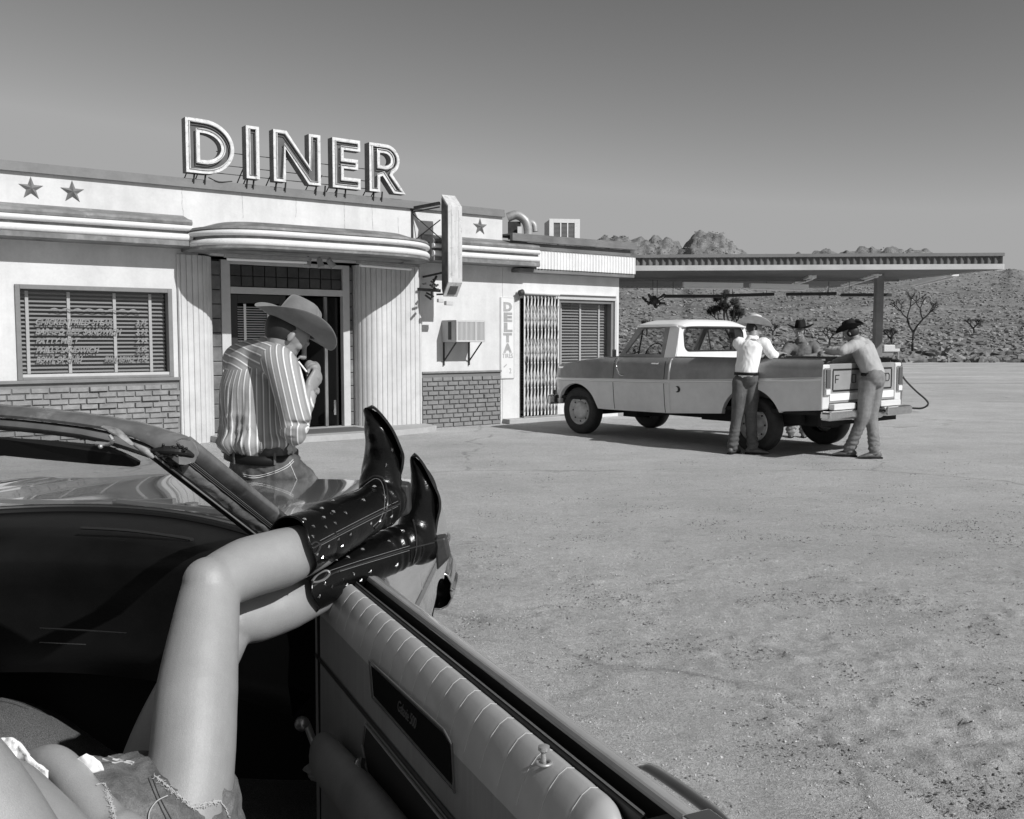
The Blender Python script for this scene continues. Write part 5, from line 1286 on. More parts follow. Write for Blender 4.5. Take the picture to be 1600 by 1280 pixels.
for z0, z1, ra, rb, nm, mm_ in ((-.026, .014, .150, .190, 'belt', BELT),):
    bl.grid([[elp(ra, rb, z-.012*math.sin(2*math.pi*i/n), 2*math.pi*i/n) for i in range(n+1)] for z in (z0, z1)]); bt_ = bl.build(nm, mm_, m1, world=True, solid=.007, smooth=True)
lp = MB()
for a in (-2.3, -1.2, -.1, .5, 1.6, 2.7):
    p = elp(.154, .194, -.008, a+1.2); nn = (p-bc); nn.z = 0; nn.normalize(); lp.obox(p+nn*.004, nn.cross(Z)*.0055, nn*.003, Z*.026)
lp.build('belt_loops', MATS['worn_denim'], jn, world=True, bevel=.002)
sw = MB()
dj = jn.data; bvh = BVHTree.FromPolygons([jn.matrix_basis @ v.co + V(m1.location) for v in dj.vertices], [tuple(p.vertices) for p in dj.polygons])
def seam(pts, d=Z*0, mbx=sw, r=.0016, bv=bvh):
    out = []
    for u, v in pts:
        r_ = V(ray(u, v)).normalized(); h = bv.ray_cast(V((0, 0, EYE)), r_)
        if h[0]: out.append(h[0]-r_*.002)
    if len(out) > 2: mbx.tube(out, r, 6)
def pl(pts, k=10): return [(p.x, p.y) for p in smooth_path([(a, b, 0) for a, b in pts], k)]
seam(pl([(380, 741), (398, 744), (425, 738), (447, 728), (458, 718)])); seam(pl([(381, 744), (398, 747), (425, 741), (448, 731), (459, 721)])); seam(pl([(452, 722), (458, 736), (463, 748), (468, 757)]))
if sw.v: sw.build('stitching', mat('denim_stitching', .55, .8), jn, world=True)
HAT1 = mat('silverbelly_felt', .17, .85, vary=[(7, .8, 1.15), (30, .9, 1.1)], sheen=.3, bump=[(220, .2, .001)])
hup2 = V((.44, .20, .87)).normalized()
cowboy_hat('cowboy_hat', HAT1, m1, hc1+hux*.052+hfx*.006, hup2, V((.80, .60, -.45)), R1=.195, R2=.185, crown=.125, curl=.075, cr=(.100, .088), pinch=.018, droop=.006, band=mat('felt_band', .26, .8))
ci = MB(); ci.cyl(P(466, 565, 4.06), P(479, 581, 4.08), .0042, 10); ci.build('cigarette', mat('cigarette_paper', .85, .7), m1, world=True, smooth=True)

# ================================================================ convertible (x to the right, y forward)
CA = R(-1.9); cc_, cs_ = math.cos(-CA), math.sin(-CA)
car = thing('convertible_car', 'black and grey open convertible with its passenger door swung open', 'convertible', (-1.38*cc_+1.6*cs_, 1.38*cs_+1.6*cc_, 0), CA)
def C3(x, y, z): return V((x*cc_+y*cs_, -x*cs_+y*cc_, z))
CP = mat('faded_car_paint', .24, .22, coat=.8, vary=[(2.2, .85, 1.15), (12, .93, 1.06)], stain=(4, .62, .8))
CPW = mat('worn_header_paint', .12, .38, coat=.4, vary=[(6, .6, 1.5), (25, .8, 1.3)], stain=(16, .55, 1.5))
BLV = mat('black_vinyl', .005, .5, spec=.3, vary=[(5, .6, 1.8)], bump=[(120, .3, .001)])
BLK = mat('black_carpet', .006, .95); CARP = mat('speckled_carpet', .10, .95, vary=[(5, .8, 1.2)], grain=(330, .9), bump=[(260, .8, .004)])
GVIN = mat('grey_vinyl', .38, .42, coat=.1, vary=[(5, .85, 1.12)], bump=[(90, .15, .001)])
PVIN = mat('grey_panel_vinyl', .22, .55, vary=[(4, .85, 1.15), (60, .9, 1.1, (1, 1, .05))], bump=[(160, .3, .001)])
CX = -1.38
def cbuild(mb, name, m, parent=car, **k):
    mb.v = [C3(*q) for q in mb.v]; return mb.build(name, m, parent, world=True, **k)
# body side with fender, both sides
def sec(y, s_):
    top = lerpt([(-1.8, .86), (0, .93), (2.2, .955), (3.2, .95), (4.0, .915), (4.18, .87)], y)
    ins = lambda z: lerpt([(.24, .07), (.38, .018), (.52, .002), (.62, -.012), (.675, .004), (.74, .008), (.80, .020), (.86, .042)], z)
    zb = .24
    for wc in (3.36, -1.05):
        if abs(y-wc) < .37: zb = max(zb, .27+math.sqrt(.37**2-(y-wc)**2))
    low = [(ins(z), z) for z in np.linspace(zb, top-.09, 12)]
    k_ = max(0, min(1, (y-3.5)/.25)); low = [(q+.05*k_*max(0, min(1, (.64-z)/.08)), z) for q, z in low]
    i0 = ins(top-.09)
    return low+[(i0+.014, top-.055), (i0+.04, top-.022), (i0+.08, top-.004), (.19, top)]
def endin(y): return .0 if y < 3.75 else .11*((y-3.75)/.43)**2.2
for s in (1, -1):
    segs = [(2.17, 4.18), (-1.9, .92)] if s == 1 else [(-1.9, 4.18)]
    for y0, y1 in segs:
        rows = [[(CX+s*(1.0-q-endin(y)), y, z) for q, z in sec(y, s)] for y in list(np.linspace(y0, y1, 90))]
        if y1 > 3: rows.append([(CX+s*(.80-endin(y1)), y1+.004, z) for q, z in sec(y1, s)])
        cbuild(MB().grid(rows), 'fender' if y1 > 3 else 'rear_quarter', CP, smooth=True, angle=60)
        cbuild(MB().grid([[(CX+s*(1.0-.004-endin(y)+(.010 if k in (1, 2) else 0)), y, .685+k*.007) for k in range(4)] for y in np.linspace(y0, min(y1, 4.1), 60)]), 'side_trim', CHROME, smooth=True)
        if y1 > 3: cbuild(MB().cyl((CX+s*.5, 3.36, .36), (CX+s*.78, 3.36, .36), .35, 32), 'wheel_housing', DARK)
# hood
def basey(x): return 2.50+.30*(1-((x-CX)/.64)**2)
def basez(x): return .975+.015*(1-((x-CX)/.64)**2)
def hood_z(x, y):
    t = (x-CX)/1.0; k = (y-2.62)/1.45
    z = .985-.06*k-.025*k*k; z += .018*math.exp(-((t+.28)/.20)**2)*min(1, 3*max(0, k+.05))
    edge = max(0, abs(t)-.55)/.26; z = z*(1-edge)+lerpt([(2.2, .955), (3.2, .95), (4.05, .915), (4.2, .88)], y)*edge if edge < 1 else z
    return z-.004*math.exp(-((abs(t)-.70)/.03)**2)
def hoody(t, k):
    y0 = max(2.56, basey(CX+t*.81)+.17) if abs(t) < .80 else 2.56+.0*t; y1 = 4.12+.10*(1-t*t); return y0+(y1-y0)*k
rows = [[(CX+t*.81, hoody(t, k), hood_z(CX+t*.81, hoody(t, k))-.10*max(0, (k-.93)/.07)**2) for t in np.linspace(-1, 1, 60)] for k in np.linspace(0, 1, 44)]
HOODP = mat('glossy_hood_paint', .22, .16, coat=.9, vary=[(1.6, .9, 1.1), (10, .97, 1.03)], bump=[(2, .03, .01)])
cbuild(MB().grid(rows), 'hood', HOODP, smooth=True, angle=80)
rows = [[(CX+t*.78, 4.17-.04*abs(t)**3, z) for t in np.linspace(-1, 1, 30)] for z in (.30, .5, .7, .86)]
cbuild(MB().grid(rows), 'grille', BLACKM)
# bumper with wraparound end
bpth = [(CX+x, y) for x, y in [(0, 4.34), (.5, 4.32), (.74, 4.28), (.88, 4.20), (.95, 4.06), (.968, 3.92), (.972, 3.74)]]
def bumper(s):
    rows = []
    pts = smooth_path([(x, y, 0) for x, y in bpth], 5)
    for i, p in enumerate(pts):
        k = max(0, (i-18)/(len(pts)-19)); h = .100*(1-.25*k*k); row = []
        a = pts[max(i-1, 0)]; b = pts[min(i+1, len(pts)-1)]; d = (b-a).normalized(); nn = V((-d.y, d.x, 0)); nn = nn if nn.dot(p-V((CX, 3.2, 0))) > 0 else -nn
        for o, f in ((-.055, -1), (.0, -1), (.028, -.82), (.045, -.4), (.040, -.08), (.052, 0), (.040, .08), (.045, .4), (.028, .82), (.0, 1), (-.055, 1)):
            q = p+nn*o; row.append((CX+s*(q.x-CX), q.y, .505+f*h))
        rows.append(row)
    return MB().grid(rows)
bb = bumper(1); b2 = bumper(-1); bb.add(b2.v, b2.f)
cbuild(bb, 'front_bumper', CHROME, smooth=True, angle=60, solid=.006)
for x in (-.75, -.55, .55, .75): cbuild(MB().cyl((CX+x, 4.14, .68), (CX+x, 4.24, .68), .085, 24), 'headlight', CHROME)
# small mirror-like marker on the fender top
# front cowl and dash
xs2 = np.linspace(-.735, -2.025, 30)
cbuild(MB().grid([[(x, basey(x)+d, basez(x)+dz) for x in xs2] for d, dz in ((.20, .0), (.10, .006), (.03, .004), (.012, .012), (-.006, .012))]), 'cowl_panel', CPW, smooth=True)
cbuild(MB().tube([(x, basey(x)-.004, basez(x)+.014) for x in xs2], .007, 8), 'windshield_moulding', CHROME, smooth=True)
cbuild(MB().tube([(x, basey(x)-.022, basez(x)+.004) for x in xs2], .011, 8), 'gasket', BLACKR, smooth=True)
wp = MB(); wp.bar((-1.30, 2.86, 1.01), (-.84, 2.70, 1.0), .012); wp.bar((-1.32, 2.88, 1.0), (-1.10, 2.80, 1.02), .016); wp.cyl((-1.06, 2.83, .985), (-1.06, 2.83, 1.01), .02)
wp.bar((-1.9, 2.86, 1.01), (-1.45, 2.88, 1.0), .012); cbuild(wp, 'wiper', STEEL)
rows = []
for d, dz in ((-.02, .002), (-.08, .0), (-.17, -.008), (-.235, -.02), (-.265, -.045), (-.27, -.08), (-.25, -.15), (-.22, -.22), (-.24, -.30), (-.2, -.40), (0, -.42)):
    w_ = min(1, len(rows)/5); rows.append([(x*w_+(1-w_)*(-.735-(-.62-x)*1.29/1.52), (basey(x)*.55+2.58*.45+.03)*w_+basey(x)*(1-w_)+d, basez(x)+dz) for x in np.linspace(-.62, -2.14, 26)])
rows[0] = [(x, basey(x)-.02, basez(x)+.002) for x in np.linspace(-.735, -2.025, 26)]
dash = cbuild(MB().grid(rows), 'dashboard', BLV, smooth=True, angle=80)
sl = MB(); sl.tube(smooth_path([P(128, 825, 2.55), P(200, 829, 2.53), P(270, 838, 2.50), P(300, 843, 2.48)], 5), [(.004, .008)]*16, 8, side=(0, 0, 1))
sl.build('vent_slot', DARK, dash, world=True, smooth=True)
gt_ = MB(); gt_.tube([P(62, 982, 2.42), P(130, 985, 2.42), P(198, 990, 2.42)], .0022, 6); gt_.build('glovebox_trim', CHROME, dash, world=True); gt_ = MB(); gt_.tube([P(62, 1004, 2.42), P(135, 1007, 2.42)], .0012, 6); gt_.build('glovebox_lower_trim', CHROME, dash, world=True)
# tub
tb = MB()
tb.box(-2.3, -.46, -1.5, 3.0, .17, .19); tb.box(-2.3, -.46, 2.75, 2.78, .191, .93); tb.box(-.52, -.47, 2.15, 2.74, .191, .93); tb.box(-2.32, -2.28, -1.5, 2.74, .191, .90); tb.box(-2.3, -.46, -.6, -.5, .191, .85); tb.box(-.50, -.44, -.5, 2.14, .191, .30); tb.box(-.62, -.47, -.49, .90, .301, .86)
cbuild(tb, 'interior_tub', BLK)
rows = []
for y in np.linspace(1.3, 2.95, 20):
    rows.append([(x, y, .192+.30*math.exp(-((x+1.55)/.26)**2)*min(1, max(0, (2.95-y)/.35))**.5+.004*noise.noise(V((x*30, y*30, 0)))) for x in np.linspace(-2.2, -.6, 44)])
cbuild(MB().grid(rows), 'tunnel_carpet', CARP, smooth=True)
st2 = MB(); st2.box(-2.2, -.60, .55, 1.50, .30, .50); cbuild(st2, 'seat_cushion', BLV, bevel=.06, seg=4)
st2 = MB(); st2.box(-2.2, -.60, .35, .55, .45, 1.02); cbuild(st2, 'seat_back', BLV, bevel=.06, seg=4)
dk = MB(); dk.box(-2.35, -.42, -1.95, -.45, .86, .90); cbuild(dk, 'rear_deck', CP, bevel=.02)
cl = MB(); cl.box(CX-.95, CX+.95, -1.98, -1.90, .3, .86); cbuild(cl, 'tail_panel', CP, bevel=.02)
sw2 = MB(); c0 = V((-1.86, 2.02, .93)); e1 = V((1, 0, 0)); e2 = V((0, .35, .94)); sw2.tube([c0+e1*.2*math.cos(a)+e2*.2*math.sin(a) for a in np.linspace(0, 2*math.pi, 33)[:-1]], .014, 8, closed=True); sw2.bar(c0-e1*.2, c0+e1*.2, .025); sw2.cyl(c0, c0+V((0, .4, -.15)), .025)
cbuild(sw2, 'steering_wheel', BLACKR, smooth=True)
for y in (3.32, -1.05):
    for s in (1, -1):
        wl = MB(); x0 = CX+s*.84; rows = []
        for i in range(37):
            a = 2*math.pi*i/36; rows.append([(x0+s*o, y+r*math.cos(a), .33+r*math.sin(a)) for r, o in [(.1, -.1), (.28, -.105), (.325, -.08), (.33, 0), (.325, .08), (.28, .10), (.20, .09), (.0, .08)]])
        cbuild(wl.grid(rows), 'wheel', RUBBER, smooth=True, angle=50)
# windshield frame
def hy(x): return 1.93+.085*(1-((x-CX)/.66)**2)
def hz(x): return 1.300+.056*(1-((x-CX)/.66)**2)
rows = []
xs3 = list(np.linspace(-.735, -.85, 8))+list(np.linspace(-.90, -1.86, 16))+list(np.linspace(-1.91, -2.025, 8))
def kx(x): return max(0, 1-abs(abs(x-CX)-.645)/.17)
for x in xs3:
    k = kx(x); y = hy(x); z = hz(x)-.012*k*k
    rows.append([(x, y+.045, z-.010), (x, y+.035, z+.004), (x, y+.012, z+.012), (x, y-.012, z+.010), (x, y-.030, z+.002), (x, y-.036, z-.005-.010*k), (x, y-.034, z-.011-.030*k*k), (x, y-.01, z-.014-.028*k*k)])
def shr(row, dx, dy, dz, sc):
    c = V((0, 0, 0))
    for q in row: c += V(q)/len(row)
    return [tuple(c+(V(q)-c)*sc+V((dx, dy, dz))) for q in row]
r0, r9 = rows[0], rows[-1]
rows = [shr(r0, .014, .032, -.024, .05), shr(r0, .012, .026, -.018, .5), shr(r0, .007, .012, -.008, .85)]+rows+[shr(r9, -.007, .012, -.008, .85), shr(r9, -.012, .026, -.018, .5), shr(r9, -.014, .032, -.024, .05)]
hdr = cbuild(MB().grid([r_+[r_[0]] for r_ in rows]), 'windshield_header', CPW, smooth=True, angle=50)
xs4 = np.linspace(-.80, -1.96, 24)
pdm = cbuild(MB().tube([(x, hy(x)-.018-.0*x, hz(x)-.027-.016*max(0, 1-abs(abs(x-CX)-.58)/.12)) for x in xs4], [(.013, .020)]*24, 12, side=(0, 0, 1)), 'header_padding', mat('header_vinyl', .11, .5, vary=[(6, .6, 1.7)]), parent=hdr, smooth=True)
tp = MB(); tp.limb([P(163, 668, 1.93), P(180, 674, 1.92), P(205, 694, 1.91)], [(.004, .008), (.005, .016), (.003, .007)], 10, side=(0, 0, 1)); tp.build('header_bracket', mat('bare_bracket', .30, .7, vary=[(40, .4, 1.3)], bump=[(60, .8, .004)]), hdr, world=True, smooth=True)
tp = MB(); tp.limb([P(212, 696, 1.90), P(226, 704, 1.895), P(238, 714, 1.89)], [.004, .007, .004], 10); tp.build('header_clip', MATS['bare_bracket'], hdr, world=True, smooth=True)
vs = MB(); vp = [(-40, 680), (0, 684), (90, 690), (165, 697), (196, 710), (217, 722), (216, 728), (206, 730), (150, 726), (60, 718), (0, 712), (-40, 709)]
front = [P(u, v, 1.93+.02*(i > 5)) for i, (u, v) in enumerate(vp)]; b0 = [q+V((0, .014, 0)) for q in front]; n = len(front)
vs.add(front+b0, [(i, (i+1) % n, n+(i+1) % n, n+i) for i in range(n)]+[tuple(range(n-1, -1, -1)), tuple(range(n, 2*n))])
vs.build('sun_visor', BLACKR, car, world=True, bevel=.003)
vr = MB(); vr.tube(smooth_path([P(150, 693, 1.92), P(170, 694, 1.915), P(176, 688, 1.91), P(172, 680, 1.91)], 4), .0045, 8); vr.ball(P(157, 698, 1.912), .005, 10, 8); vr.build('visor_hinge', STEEL, car, world=True, smooth=True)
# passenger side pillar: seal, chrome bead, padding, channel, painted outer
PL0, PL1 = P(236, 716, 1.895), P(404, 846, 2.50); PR0, PR1 = P(290, 684, 1.95), P(446, 810, 2.50)
def pil(f, t, back=0): 
    a = PL0.lerp(PR0, f); b = PL1.lerp(PR1, f); return a.lerp(b, t)+V((0, back, 0))
ts_ = np.linspace(0, 1, 16)
def strip(name, f0, f1, m, bulge=.01, parent=car, wob=0, back=0, n=7, jag=0):
    rows = []
    for t in ts_ if not jag else np.linspace(0, 1, 70):
        row = []
        for k in range(n):
            g_ = k/(n-1); f = f0+(f1-f0)*g_; f += (jag*noise.noise(V((t*22, f*9, 3))) if jag else 0); p = pil(f, t, back); p = p+V((0, -1, .35))*bulge*math.sin(math.pi*g_)+V((0, -1, 0))*wob*noise.noise(V((t*12, f*6, 0))); row.append(p)
        row = row+[row[-1]+V((0, .03, 0)), row[0]+V((0, .03, 0)), row[0]]
        rows.append(row)
    return MB().grid(rows).build(name, m, parent, world=True, smooth=True, angle=60)
pr_ = strip('pillar_seal', -.02, .17, BLACKR, .004)
strip('pillar_chrome_bead', .10, .135, STEEL, .004, pr_, back=-.006)
strip('pillar_padding', .19, .47, mat('cracked_grey_pad', .20, .55, vary=[(14, .7, 1.3)], stain=(18, .60, .25), bump=[(50, .6, .004)]), .014, pr_, wob=.006, jag=.02, n=9)
strip('pillar_channel', .47, .66, BLACKR, .002, pr_)
for f in (.52, .57, .61): strip('channel_highlight', f, f+.012, mat('groove_highlight', .12, .4), .002, pr_, back=-.004)  # thin paler lines painting highlights into the black groove
strip('pillar_outer', .66, 1.0, CPW, .012, pr_)
rr = random.Random(8); tr_ = MB()
for k in range(26):
    p = pil(rr.uniform(.2, .62), rr.uniform(.0, .12)); tr_.limb([p, p+V((rr.uniform(-.01, .015), -.004, rr.uniform(-.01, .004))), p+V((rr.uniform(0, .02), -.003, rr.uniform(-.014, 0)))], [.003, .0045, .002], 6)
tr_.limb([P(238, 705, 1.865), P(258, 704, 1.86), P(284, 706, 1.865), P(300, 712, 1.885)], [.004, .009, .010, .005], 12)
for k in range(16):
    p = P(rr.uniform(246, 288), rr.uniform(697, 710), 1.86); tr_.limb([p, p+V((rr.uniform(-.012, .012), -.004, rr.uniform(-.008, .008)))], [.004, .003], 6)
tr_.build('torn_rubber', BLACKR, pr_, world=True)
mpl = MB(); mpl.bar(C3(-2.05, 1.90, 1.28), C3(-2.02, 2.5, .97), .07, .05); mpl.build('windshield_pillar', CPW, car, world=True, bevel=.01)
rows = [[C3(-1.38+(x+1.38)*(1.0), basey(x)*(1-k)+(hy(x)+.01)*k+.0*(k-k*k), basez(x)*(1-k)+(hz(x)-.01)*k) for x in np.linspace(-.76, -2.0, 24)] for k in np.linspace(.02, 1, 8)]
MB().grid(rows).build('windshield', glass('windshield_glass', .0, .93), car, world=True, recalc=False, smooth=True, angle=180)
# ---------------------------------------------------------------- open door
DA = V((-.34, 2.12, 0)); Dd = V((.42855, -.90352, 0)); Dn = V((-.90352, -.42855, 0))
def DP(s, o, z): return DA+Dd*s+Dn*o+Z*z
S0, S1 = -.13, 1.20
ss = np.linspace(S0, S1, 60)
def drun(name, prof, m, s0=S0, s1=S1, parent=None, n=40, close=False, **k):
    rows = [[DP(s, o, z) for o, z in prof] for s in np.linspace(s0, s1, n)]
    mb = MB().grid(rows)
    if close:
        for r_ in (rows[0], rows[-1]): b0 = len(mb.v); mb.v += r_; mb.f.append(tuple(range(b0, b0+len(r_))))
    return mb.build(name, m, parent or car, world=True, **k)
door = drun('door', [(.076, .28), (.074, .60), (.072, .875)], PVIN, s1=1.13)
prof = [(.010, .930), (.012, .946), (.018, .953), (.028, .955), (.040, .948), (.052, .934), (.062, .916), (.071, .888), (.073, .872)]
rows = []
NP = 21; 
for i in range(NP*10+1):
    s = -.125+(1.135+.125)*i/(NP*10); ph = (i % 10)/10; dip = .0010*(1-math.sin(math.pi*ph)**.35)
    e = .02*max(0, (s-1.10)/.035)**2
    rows.append([DP(s, o*(1-e*3)-dip*.6*(o > .02), z-dip-e) for o, z in prof])
b_ = MB().grid(rows); b0 = len(b_.v); b_.v += rows[-1]; b_.f.append(tuple(range(b0, b0+len(prof))))
b_.build('padded_top', GVIN, door, world=True, smooth=True, angle=180, recalc=False)
pp = MB()
for i in range(1, NP):
    s = -.125+(1.26)*i/NP; pp.tube([DP(s, o-.0006*(o > .03), z-.0010) for o, z in prof[1:-1]], .0008, 6)
pp.build('pleat_welts', mat('light_welt', .48, .5), door, world=True)
drun('weatherstrip', [(.010, .92), (.009, .951), (.004, .953), (.003, .93)], BLACKR, parent=door, s1=1.16)
drun('inner_bead', [(.006, .9535), (.0045, .956), (.003, .9535)], STEEL, parent=door, s1=1.16)
drun('window_slot', [(.003, .93), (-.004, .915), (-.010, .935), (-.014, .915), (-.024, .92), (-.026, .95)], BLACKR, parent=door, s1=1.18)
drun('slot_bead', [(-.0085, .937), (-.0095, .940), (-.0105, .937)], mat('slot_bead', .10, .4), parent=door, s1=1.16)
sk = drun('outer_skin', [(-.026, .935), (-.0265, .953), (-.034, .9575), (-.046, .957), (-.058, .952), (-.068, .940), (-.078, .915), (-.092, .87), (-.104, .80), (-.110, .72), (-.108, .675), (-.116, .60), (-.106, .52), (-.09, .38), (-.05, .26), (.03, .25)], mat('door_paint', .36, .2, coat=.7, vary=[(2, .85, 1.2), (14, .93, 1.07)]), s0=-.10, s1=1.215, parent=door, smooth=True, angle=60, n=30)
drun('chrome_edge', [(-.027, .954), (-.030, .9585), (-.034, .9590), (-.037, .9575)], STEEL, parent=sk, s0=-.10, s1=1.19)
drun('door_trim', [(-.112, .685), (-.122, .692), (-.122, .700), (-.112, .707)], CHROME, parent=sk, s0=-.10, s1=1.2)
en = MB(); en.add([DP(1.215, o, z) for o, z in [(-.026, .935), (-.034, .9575), (-.058, .952), (-.078, .915), (-.104, .80), (-.110, .70), (-.116, .60), (-.09, .38), (-.05, .26), (.03, .26), (.05, .5), (.05, .90), (.0, .92)]], [tuple(range(13))]); en.build('door_end', CP, door, world=True)
ec = MB(); ec.obox(DP(1.205, -.045, .957), Dd*.016, Dn*.020, Z*.004); ec.build('end_cap', CHROME, door, world=True, bevel=.003)
ec = MB(); ec.obox(DP(1.18, .0, .93), Dd*.02, Dn*.03, Z*.02); ec.ball(DP(1.165, .05, .915), .028, 14, 10); ec.build('latch_corner', BLV, door, world=True, bevel=.004)
hn = MB(); hp_ = [DP(.97, -.095, .905), DP(.985, -.106, .916), DP(1.01, -.112, .919), DP(1.12, -.116, .917), DP(1.17, -.110, .910), DP(1.18, -.105, .890)]
hn.tube(smooth_path(hp_, 6), [(.0045, .0120)]*31, 12, side=Z); hn.build('outer_handle', CHROME, sk, world=True, smooth=True)
# trim on the panel
pz = MB(); pz.add([DP(s, .0765, z) for s, z in [(.327, .880), (.705, .890), (.732, .882), (.742, .823), (.341, .826)]], [tuple(range(5))]); plt = pz.build('name_plate', mat('black_plate', .004, .85, spec=.1), door, world=True)
def outline(name, pts, m, r, parent, o=.077):
    mb = MB(); n = len(pts); 
    mb.tube([DP(s, o, z) for s, z in pts], r, 6, side=Dn, closed=True); return mb.build(name, m, parent, world=True)
tm = text_mb('Galaxie 500', .036, .001, .45, .9)
wd = max(v.x for v in tm.v); xf(tm, lambda q: DP(.485+q.x*.10/wd, .0775+q.z, .850+q.y*.85)); tm.build('script_lettering', mat('script_grey', .08, .4), plt, world=True)
outline('plate_border', [(.317, .887), (.710, .898), (.742, .888), (.753, .816), (.333, .819)], mat('plate_border', .10, .4), .0018, plt)
drun('crease', [(.0755, .772), (.0775, .766), (.0755, .760)], BLACKR, parent=door, s0=-.12, s1=1.12)
drun('crease_bead', [(.0755, .752), (.079, .748), (.0755, .744)], mat('panel_bead', .22, .4), parent=door, s0=.28, s1=1.12)
ar = MB(); ar.limb([DP(.10, .11, .60), DP(.14, .118, .625), DP(.5, .12, .66), DP(1.0, .12, .68)], [(.045, .020), (.055, .034), (.055, .036), (.05, .034)], 18, side=Z); ar.build('armrest', mat('armrest_vinyl', .16, .5, vary=[(7, .8, 1.3)]), door, world=True, smooth=True)
cu = MB(); cu.add([DP(s, .0765, z) for s, z in [(.27, .70), (.29, .745), (1.0, .745), (1.0, .66), (.30, .66)]], [tuple(range(5))]); cu.build('pull_recess', DARK, door, world=True)
outline('recess_border', [(.262, .70), (.285, .75), (1.0, .75), (1.0, .655), (.295, .655)], mat('recess_border', .20, .35), .0022, door)
ih = MB(); ih.limb([DP(.33, .10, .700), DP(.36, .112, .698), DP(.43, .115, .70)], [(.004, .010), (.005, .012), (.004, .008)], 10, side=Z); ih.build('inner_handle', CHROME, door, world=True, smooth=True)
wc = MB(); wc.ball(DP(-.05, .125, .635), .017, 14, 10); wc.limb([DP(-.05, .115, .635), DP(.0, .108, .60), DP(.03, .10, .575)], [(.004, .009)]*3, 10, side=Z); wc.cyl(DP(.03, .078, .572), DP(.03, .105, .572), .014); wc.build('window_crank', mat('crank_metal', .30, .3, .8), door, world=True, smooth=True)
lk = MB(); lb = DP(.985, .045, .951); lk.cyl(lb, lb+Z*.018+Dd*-.002, .0034, 14); lk.tube([lb+Z*.015, lb+Z*.018, lb+Z*.023, lb+Z*.025], [.004, .0075, .0075, .004], 18); lk.build('lock_knob', mat('lock_knob_metal', .45, .25, .5), door, world=True, smooth=True)
lk = MB(); lk.tube([lb+Dd*.0095*math.cos(a)+Dn*.0095*math.sin(a)+Z*.001 for a in np.linspace(0, 6.283, 25)[:-1]], .0022, 8, side=Z, closed=True); lk.build('lock_ferrule', STEEL, door, world=True, smooth=True)
# ================================================================ woman reclining in the car, boots up on the open door
wm = person('person in cut-off denim shorts reclining with black star-studded boots on the car door', (P(230, 1290, 1.5).x, 1.5))
W = MB()
# near leg
HA = P(283, 1300, 1.50); KA = P(335, 925, 1.76)
W.limb([HA, P(300, 1190, 1.56), P(308, 1080, 1.63), P(320, 985, 1.70), P(330, 918, 1.755)], [(.076, .080), (.070, .074), (.069, .073), (.060, .063), (.052, .056)], 30, side=(1, 0, 0))
W.ball(P(326, 908, 1.745), (.047, .048, .045), 18, 12)
W.limb([P(336, 912, 1.76), P(385, 888, 1.84), P(440, 872, 1.92), P(500, 850, 2.04)], [(.052, .050), (.060, .056), (.060, .056), (.050, .048)], 30, side=(0, 0, 1))
# far leg
W.limb([P(228, 1280, 1.72), P(262, 1160, 1.78), P(308, 1060, 1.85), P(352, 985, 1.92)], [(.078, .078), (.070, .070), (.064, .064), (.052, .052)], 28)
W.ball(P(360, 970, 1.92), .050, 16, 10)
W.limb([P(360, 968, 1.92), P(400, 962, 1.97), P(450, 945, 2.03), P(510, 920, 2.14)], [(.050, .048), (.056, .052), (.055, .05), (.045, .042)], 28, side=(0, 0, 1))
# pelvis, torso, shoulders, neck and head beyond the frame
PVW = P(205, 1330, 1.55); CHW = P(-60, 1330, 1.32)
W.limb([PVW, P(90, 1350, 1.47), CHW], [(.105, .14), (.075, .125), (.10, .14)], 28, side=Z)
NKW = CHW+V((-.20, -.06, .06)); HDW = NKW+V((-.13, -.02, .07))
W.limb([CHW, NKW, HDW], [.085, .05, .05], 18); head(W, HDW, V((-.75, -.1, .6)), V((.5, .3, .8)), .95)
# arm lying across the belly: bent wrist at top, forearm running down
W.limb([P(14, 1200, 1.46), P(50, 1192, 1.44), P(80, 1190, 1.42), P(104, 1206, 1.40), P(132, 1246, 1.37), P(185, 1310, 1.33)], [.016, .020, .026, .026, .028, .034], 24)
W.limb([P(185, 1310, 1.33), P(240, 1400, 1.28), P(100, 1520, 1.12)], [.040, .045, .05], 18)
W.limb([P(-150, 1120, 1.02), P(-40, 1250, 1.02), P(60, 1420, 1.02)], [.052, .056, .06], 24)
W.limb([P(0, 1252, 1.28), P(60, 1318, 1.24), P(130, 1400, 1.2)], [.058, .062, .066], 22)
hand(W, P(20, 1196, 1.46), V((-1, .25, -.12)), V((0, -.3, 1)), .95, .5, left=True)
build_blob(blob(W, .0046, 4), 'body', SKIN, wm)
# denim shorts with frayed leg holes
DEN = mat('cutoff_denim', .13, .9, vary=[(9, .6, 1.5), (34, .7, 1.35)], grain=(420, .35), bump=[(380, .8, .002), (36, .6, .008)])
S = MB()
S.limb([P(160, 1278, 1.47), P(205, 1290, 1.50), P(262, 1330, 1.52)], [(.085, .13), (.112, .15), (.12, .15)], 30, side=Z)
S.limb([P(265, 1345, 1.50), P(294, 1262, 1.54)], [(.088, .092), (.083, .088)], 28, side=(1, 0, 0))
S.limb([P(215, 1310, 1.64), P(236, 1255, 1.70)], [(.085, .085), (.082, .082)], 24)
def shf(p, n): return .006*noise.noise(V((p.x*16, p.y*16, p.z*16)))+.004*max(0, 1-abs(noise.noise(V((p.x*26, p.y*12, p.z*26))))*3)
sh = build_blob(blob(S, .005, 2, shf), 'shorts', DEN, wm)
fr_ = MB(); rr = random.Random(2)
